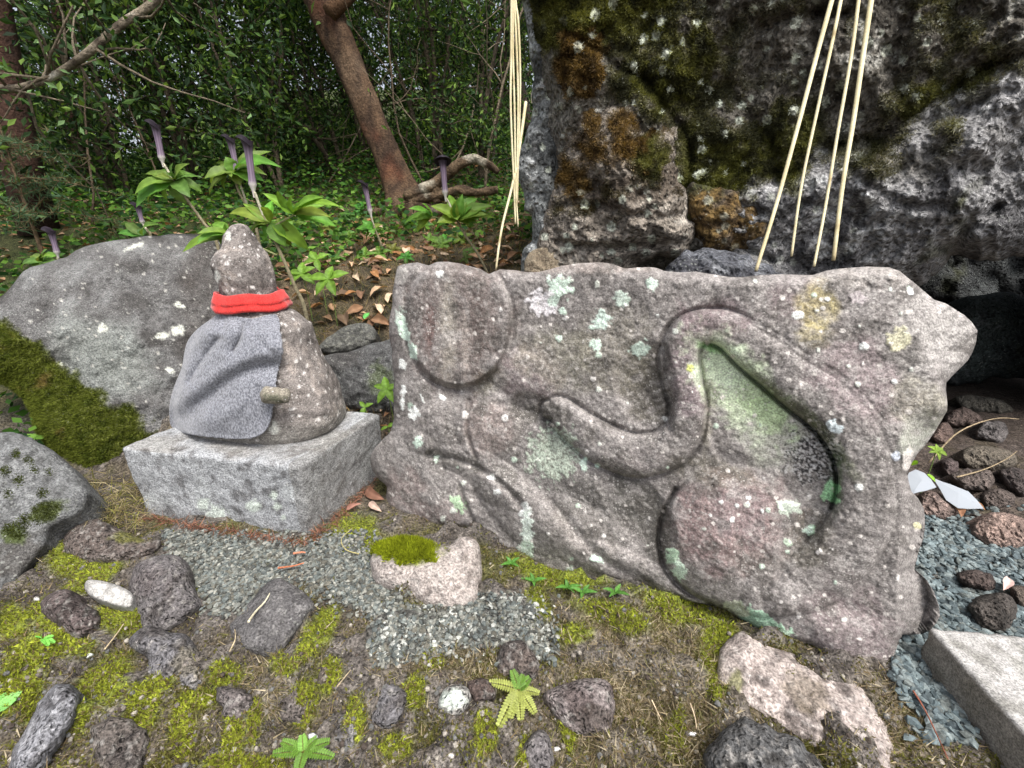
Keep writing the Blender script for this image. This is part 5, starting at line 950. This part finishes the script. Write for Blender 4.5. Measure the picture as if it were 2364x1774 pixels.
def paper(out, Y0, Y1, nm):
    o = np.array(out, float); cxy = o.mean(0); V = []; 
    ring = [on_Y(x, y, Y0+(Y1-Y0)*(1-(y-o[:, 1].min())/np.ptp(o[:, 1]))) for x, y in o]; cen = np.mean(ring, 0)+[0, -.004, .008]
    V = ring+[cen]; m = len(ring); Fc = np.array([(k, (k+1) % m, m) for k in range(m)]); ob = obj(nm, np.array(V), Fc, M['paper'], np.tile(lin(172, 178, 186), (m+1, 1)), parent=ppr, smooth=False); s = ob.modifiers.new('thick', 'SOLIDIFY'); s.thickness = .0015
paper(Z4([(235,660),(250,620),(290,600),(340,620),(380,660),(412,705),(350,725),(300,735),(270,745)]), 1.20, 1.30, 'folded_half')
paper(Z4([(392,650),(440,670),(500,690),(600,730),(650,780),(690,830),(610,832),(540,828),(470,780),(430,710)]), 1.18, 1.28, 'torn_half')
for k, (bx, by, tx, ty) in enumerate(((2105,1085,2118,1070),(2140,1105,2160,1120))):
    V, Fc = leaflet(on_Y(bx, by-10, 1.19), on_Y(tx, ty-6, 1.17), .016, .05); tag(obj('green_leaf', V, Fc, M['herb'], leaf_col(len(V), (140, 190, 50))), 'fresh green leaf touching the white paper', 'leaf', 'green leaves on the paper')
V, Fc = leaflet(march([846], [752])[0]+[0, -.02, .02], march([858], [735])[0]+[0, -.02, .03], .03, .05); tag(obj('green_leaf', V, Fc, M['herb'], leaf_col(len(V), (100, 180, 90))), 'single fresh green leaf lying on the brown litter', 'leaf')
w0 = on_Z(1035, 1240, .012); V, Fc, NWp, _ = rounded_box(w0, np.array([1., 0, 0]), np.array([0, 1., 0]), .022, .012, .010, .003, .006); tag(obj('blue_chip', V, Fc, M['kerb'], np.tile(lin(120, 134, 168), (len(V), 1))), 'small blue chip wedged under the slab corner', 'chip')

# ------------------------------------------------------------------ trees
def leaves_mesh(P, size, cols, rg, hang=.3):
    n = len(P); R = rand_rot(n, rg); ax = R[:, 0]; ax[:, 2] -= hang; ax /= np.linalg.norm(ax, axis=1)[:, None]; s = np.cross(ax, R[:, 1]); s /= np.linalg.norm(s, axis=1)[:, None]; nn = np.cross(ax, s); L = size*(.6+.8*rg.random(n))[:, None]
    V = np.empty((n*4, 3)); V[0::4] = P; V[1::4] = P+ax*L*.5+s*L*.21+nn*L*.07; V[2::4] = P+ax*L; V[3::4] = P+ax*L*.5-s*L*.21+nn*L*.07
    q0 = 4*np.arange(n)[:, None]; c = np.array([lin(*q) for q in cols])[rg.integers(len(cols), size=n)]*(.6+.8*rg.random((n, 1)))
    return V, np.concatenate([q0+[0, 1, 2], q0+[0, 2, 3]]), np.repeat(c, 4, 0)
def limb(p0, d, L, rg, n=7, curl=.25, gz=.05):
    p = [np.asarray(p0, float)]; d = np.asarray(d, float)/np.linalg.norm(d)
    for k in range(n-1):
        d = d+rg.normal(size=3)*curl*.35+[0, 0, gz]; d /= np.linalg.norm(d); p.append(p[-1]+d*L/(n-1))
    return np.array(p)
GREENS = [(50,76,32),(38,60,28),(64,92,38),(32,52,28),(80,108,44),(44,70,36),(104,130,56)]
def make_tree(name, label, base, height, rg, stems=1, r=.05, spread=.6, nbr=14, nleaf=5000, leaf=.055, cols=GREENS, lean=(0, 0), bark=(84, 72, 58), low=.15, group=None, cat='tree', clump=.22):
    base = np.asarray(base, float); root = empty(name, base, label, cat, group); parts = []; tips = []
    for s_ in range(stems):
        d = np.array([lean[0]+rg.normal()*.18*(stems > 1), lean[1]+rg.normal()*.18*(stems > 1), 1.]); p = limb(base+[rg.normal()*.06*(stems > 1), rg.normal()*.06*(stems > 1), -.03], d, height*rg.uniform(.8, 1.05), rg, 11, .22)
        rr = r*np.linspace(1, .22, 11)*rg.uniform(.8, 1.1); V, Fc = tube(p, rr, 8); parts.append((V, Fc))
        for b in range(nbr):
            k = low+(1-low)*rg.random(); i = min(int(k*10), 9); p0 = p[i]+(p[i+1]-p[i])*(k*10-i); a = rg.uniform(0, 6.28); dd = np.array([math.cos(a), math.sin(a), rg.uniform(-.05, .8)]); Lb = spread*rg.uniform(.5, 1.2)*(1.15-.5*k)
            q = limb(p0, dd, Lb, rg, 6, .5, .03); V, Fc = tube(q, rr[i]*np.linspace(.42, .10, 6), 5); parts.append((V, Fc)); tips += [q[2], q[3], q[4], q[5], q[5]]
            for t_ in range(2):
                q2 = limb(q[rg.integers(2, 5)], rg.normal(size=3)+[0, 0, .2], Lb*.5, rg, 4, .4); V, Fc = tube(q2, rr[i]*np.linspace(.16, .06, 4), 4); parts.append((V, Fc)); tips += [q2[2], q2[3]]
    V, Fc, _ = merge(parts); n1 = fbm(V*5, 3); c = mixc(np.tile(lin(*bark), (len(V), 1)), lin(*[int(q*.6) for q in bark]), sstep(-.2, .5, n1)); obj('trunk', V, Fc, M['bark'], c, parent=root)
    tips = np.array(tips); k = rg.integers(len(tips), size=nleaf); P = tips[k]+rg.normal(size=(nleaf, 3))*clump*[1, 1, .7]*rg.random((nleaf, 1))
    V, Fc, c = leaves_mesh(P, leaf, cols, rg); tag(obj('crown', V, Fc, M['leaf'], c, parent=root, smooth=False), kind='stuff'); return root
# reddish leaning tree with spreading roots
rg = np.random.default_rng(31); TY = 3.5
tb = on_Y(935, 478, TY); tb[2] = terrain(tb[0], tb[1]); dzb = tb[2]-on_Y(935, 478, TY)[2]
root = empty('leaning_tree', tb, 'reddish brown tree trunk leaning left with spreading surface roots', 'tree')
tp = [(942,492),(932,455),(915,410),(895,360),(865,290),(835,215),(800,130),(765,50),(735,-30),(700,-120),(660,-240)]; wpx = [54,44,35,30,29,30,31,33,35,37,38]
pts = np.array([on_Y(x, y, TY+.05*k) for k, (x, y) in enumerate(tp)]); rad = np.array([w*(TY+.05*k)/1.12/F for k, w in enumerate(wpx)])
pp = cr(np.c_[pts, rad], 6); V, Fc = tube(pp[:, :3], pp[:, 3], 26, cap=False); ctr = np.repeat(pp[:, :3], 26, 0); o_ = V-ctr; ang = np.arctan2(o_[:, 1], o_[:, 0]); V = V+o_*(.10*np.sin(3*ang+V[:, 2]*2)+.10*fbm(V*[9, 9, 2.5], 3))[:, None]
n1 = fbm(V*[14, 14, 3], 4); n2 = fbm(V*3, 3); c = mixc(np.tile(lin(84, 66, 50), (len(V), 1)), lin(46, 35, 28), sstep(-.2, .5, n1)*.8); c = mixc(c, lin(92, 52, 34), sstep(.1, .6, n2)*.45); c = mixc(c, lin(128, 108, 88), sstep(.3, .8, -n2)*.4)
obj('trunk', V, Fc, M['bark'], c, parent=root)
for k, (rp, w0, w1) in enumerate((([(938,455),(975,440),(1005,425),(1035,400),(1062,378),(1095,368),(1125,378),(1150,400)],15,8),([(945,470),(985,455),(1020,452),(1060,440),(1100,445),(1150,438)],14,8),([(930,470),(915,490),(905,515),(895,545)],18,8),([(945,475),(955,500),(965,525),(975,560)],18,8),([(925,465),(900,478),(870,485),(835,492)],16,7),([(950,470),(990,478),(1025,470),(1045,465)],15,9),([(1005,425),(1008,450),(1010,470)],11,10))):
    q = np.array([on_Y(x, y, TY-.10-.02*i*(k in (2, 3))) for i, (x, y) in enumerate(rp)]); 
    if k in (2, 3, 4, 5): q[1:, 2] = np.minimum(q[1:, 2], terrain(q[1:, 0], q[1:, 1])+.03)
    q = cr(q, 5); V, Fc = tube(q, np.linspace(w0, w1, len(q))*TY/1.08/F, 12); V = V+.012*fbm(V*12, 2)[:, None]; n1 = fbm(V*12, 3); c = mixc(np.tile(lin(96, 80, 62), (len(V), 1)), lin(58, 46, 36), sstep(-.1, .5, n1)); c = mixc(c, lin(190, 184, 166), sstep(.35, .7, fbm(V*7+3, 2))*.6)
    obj('root', V, Fc, M['bark'], c, parent=root)
lm = []; tips = []
for (x, y, Y, tx, ty, TYb) in ((720,-60,3.85,480,-260,4.4),(700,-120,4.0,900,-330,3.9),(760,30,3.7,1000,-160,4.3),(660,-240,4.05,560,-480,4.6)):
    q = limb(on_Y(x, y, Y), on_Y(tx, ty, TYb)-on_Y(x, y, Y), 1.6, rg, 8, .25); V, Fc = tube(q, np.linspace(.055, .015, 8), 7); lm.append((V, Fc)); tips += list(q[3:])
V, Fc, _ = merge(lm); obj('limb', V, Fc, M['bark'], np.tile(lin(100, 76, 56), (len(V), 1)), parent=root)
tips = np.array(tips); P = tips[rg.integers(len(tips), size=5000)]+rg.normal(size=(5000, 3))*.45; V, Fc, c = leaves_mesh(P, .06, GREENS, rg); tag(obj('crown', V, Fc, M['leaf'], c, parent=root, smooth=False), kind='stuff')
# grey branch sweeping across the upper left
rg = np.random.default_rng(33)
bp = np.array([on_Y(x, y, Y) for x, y, Y in ((-420,520,2.6),(-330,330,2.55),(-180,250,2.5),(-30,212,2.45),(60,200,2.45),(130,172,2.5),(200,125,2.5),(245,85,2.55),(290,50,2.6),(350,10,2.65),(420,-70,2.7))]); base = bp[0].copy(); base[2] = terrain(base[0], base[1])-.02
root = empty('grey_branch_tree', base, 'slender tree whose grey branch sweeps high over the boulder', 'tree'); bp = np.vstack([base, bp]); q = cr(bp, 6); V, Fc = tube(q, np.interp(np.arange(len(q)), [0, 12, 30, len(q)-1], [.05, .034, .015, .019]), 12); V = V+.004*fbm(V*25, 2)[:, None]
n1 = fbm(V*14, 3); c = mixc(np.tile(lin(128, 118, 102), (len(V), 1)), lin(70, 62, 52), sstep(-.1, .5, n1)); c = mixc(c, lin(196, 192, 180), sstep(.35, .6, fbm(V*9+8, 2))*.8); obj('trunk', V, Fc, M['bark'], c, parent=root)
lm = []; tips = []
for k in range(26):
    p0 = q[rg.integers(20, len(q))]; w = limb(p0, rg.normal(size=3)+[0, .4, .3], rg.uniform(.4, 1.0), rg, 6, .5); V, Fc = tube(w, np.linspace(.007, .002, 6), 5); lm.append((V, Fc)); tips += list(w[2:])
V, Fc, _ = merge(lm); tag(obj('twigs', V, Fc, M['bark'], np.tile(lin(110, 100, 84), (len(V), 1)), parent=root), kind='stuff')
tips = np.array(tips); P = tips[rg.integers(len(tips), size=1500)]+rg.normal(size=(1500, 3))*.14; V, Fc, c = leaves_mesh(P, .045, GREENS+[(110,140,90)], rg); tag(obj('crown', V, Fc, M['leaf'], c, parent=root, smooth=False), kind='stuff')
# the wood behind
rg = np.random.default_rng(41)
def gp(px, Y):
    X = (px-CX)/F*Y/1.08; return np.array([X, Y, float(terrain(np.array([X]), np.array([Y]))[0])])
SHR = [(640,3.9,2.6,4,7000,'evergreen shrub between the tall cobra lily and the leaning trunk'),(470,4.2,2.8,4,7000,'evergreen shrub behind the two cobra lilies over the boulder'),(300,3.8,2.5,4,6500,'evergreen shrub under the sweeping grey branch'),(150,4.3,3.0,3,6500,'evergreen shrub beside the dark slim trunk'),(20,3.9,2.7,3,6000,'evergreen shrub around the dark reddish trunk'),(1010,4.5,2.9,4,7000,'evergreen shrub between the leaning trunk and the cliff'),(1110,4.0,2.4,3,5000,'evergreen shrub next to the hanging straws'),(790,4.6,3.2,4,7000,'evergreen shrub straight behind the leaning trunk'),(-150,4.4,3.0,3,4500,'evergreen shrub beyond the young conifer'),(560,5.2,3.6,3,7000,'tall evergreen shrub far behind the tall cobra lily'),(880,5.0,2.2,4,6000,'low evergreen shrub behind the tree roots'),(400,5.0,2.2,4,6000,'low evergreen shrub behind the boulder top'),(700,5.4,2.2,4,6000,'low evergreen shrub deep behind the tall cobra lily'),(1060,5.2,2.2,4,6000,'low evergreen shrub behind the arching root'),(200,5.2,2.3,4,6000,'low evergreen shrub behind the dark slim trunk')]
for px_, Y, h, ns, nl, lab in SHR:
    make_tree('evergreen_shrub', lab, gp(px_, Y), h, rg, ns, .022, .55, 12, int(nl*1.15), rg.uniform(.028, .05), lean=(rg.uniform(-.35, .1), -.05), low=.06, group='evergreen shrubs on the edge of the wood', cat='shrub', bark=(92, 82, 68), clump=.21)
for k, (px_, Y, h, nl, r_) in enumerate(((380,6.2,5.0,9000,.07),(700,6.6,5.2,9000,.07),(900,6.0,5.0,9000,.06),(1080,6.5,5.0,9000,.07),(130,6.4,4.6,7500,.08),(-120,6.8,5.0,7000,.08),(1230,5.4,4.6,6000,.07),(540,8.0,6.2,9000,.09),(250,8.6,5.6,7000,.09),(830,8.4,6.6,9000,.09),(1000,9.0,6.8,8000,.09),(-60,9.5,6.0,7000,.09),(-420,7.0,5.5,6000,.09),(1200,8.0,6.4,6000,.09))):
    make_tree('evergreen_tree', 'dense dark green broadleaf evergreen in the wood', gp(px_, Y), h, rg, 1, r_, 1.35, 26, int(nl*(1.1 if px_ > 400 else .55)), rg.uniform(.045, .08), lean=(rg.uniform(-.25, .1), 0), low=.02, group='broadleaf evergreens of the wood', clump=.40, bark=(70, 60, 50))
for k, (px_, Y, lab, r_, ln) in enumerate(((10,3.0,'thick dark reddish trunk standing beside the young conifer',.12,(.03,0)),(160,4.2,'dark slim trunk behind the boulder, next to the thick reddish one',.07,(-.05,0)))):
    make_tree('dark_trunk_tree', lab, gp(px_+60, Y), 4.6, rg, 1, r_, 1.2, 14, 3500, .06, lean=ln, low=.45, bark=(70, 50, 41), clump=.4)
for k, px_ in enumerate((-300, 0, 280, 560, 840, 1120, 1400)):
    make_tree('far_tree', 'tall tree far back in the wood', gp(px_, 13+rg.uniform(-1, 1)), 8.5+(1.2 if px_ > 400 else -1.6), rg, 1, .13, 2.3, 34, (7500 if px_ > 400 else 3000), .13, low=.03, group='tall trees far back in the wood', clump=.95)
# bare thin saplings and dead sticks between the shrubs
rg = np.random.default_rng(61)
for k in range(14):
    px_ = rg.uniform(-60, 1180); Y = rg.uniform(3.1, 4.9); b = gp(px_, Y); root = empty('bare_sapling', b, 'thin bare twiggy sapling standing in the shade of the wood', 'sapling', 'bare saplings in the wood'); h_ = rg.uniform(1.2, 2.6)
    p = limb(b-[0, 0, .03], [rg.normal()*.35, rg.normal()*.2, 1], h_, rg, 10, .3, .02); r_ = rg.uniform(.006, .014); col = [(122,110,92),(100,88,72),(84,72,58)][k % 3]; V, Fc = tube(p, r_*np.linspace(1, .35, 10), 6); obj('stem', V, Fc, M['bark'], np.tile(lin(*col), (len(V), 1)), parent=root); lm = []
    for t_ in range(9):
        q = limb(p[rg.integers(2, 10)], rg.normal(size=3)+[0, 0, .35], rg.uniform(.3, .9), rg, 7, .45, .02); lm.append(tube(q, r_*np.linspace(.5, .12, 7), 5))
        q2 = limb(q[3], rg.normal(size=3), rg.uniform(.15, .4), rg, 5, .4); lm.append(tube(q2, r_*np.linspace(.28, .1, 5), 4))
    V, Fc, _ = merge(lm); tag(obj('twigs', V, Fc, M['bark'], np.tile(lin(*col), (len(V), 1)), parent=root), kind='stuff')
# conifer sprays low on the left
n = 2600; b0 = gp(60, 2.75); b0[2] += .05; root = empty('conifer_sapling', b0, 'young conifer with feathery grey green sprays beyond the boulder', 'sapling'); rg = np.random.default_rng(51); lm = []; PP = []; 
for k in range(22):
    w = limb(b0+[0, 0, .1+.5*rg.random()], [rg.normal(), rg.normal(), .15], rg.uniform(.3, .6), rg, 7, .3, -.03); V, Fc = tube(w, np.linspace(.004, .0012, 7), 5); lm.append((V, Fc)); wi = cr(w, 6); PP.append(wi[rg.integers(len(wi), size=160)])
w = np.array([b0-[0, 0, .06], b0+[0, 0, .35], b0+[.02, 0, .75]]); lm.append(tube(cr(w, 5), np.linspace(.012, .004, 11), 6)); V, Fc, _ = merge(lm); obj('trunk', V, Fc, M['bark'], np.tile(lin(110, 92, 72), (len(V), 1)), parent=root)
PP = np.concatenate(PP); cc = np.array([lin(*z) for z in ((96,124,92),(74,104,74),(120,112,80))])[rg.integers(3, size=len(PP))]; v, f, c = blades(PP, np.tile([0, -.2, .2], (len(PP), 1)), .045, .006, cc, 1.4, rg); tag(obj('needles', v, f, M['leaf'], c, parent=root, smooth=False), kind='stuff')
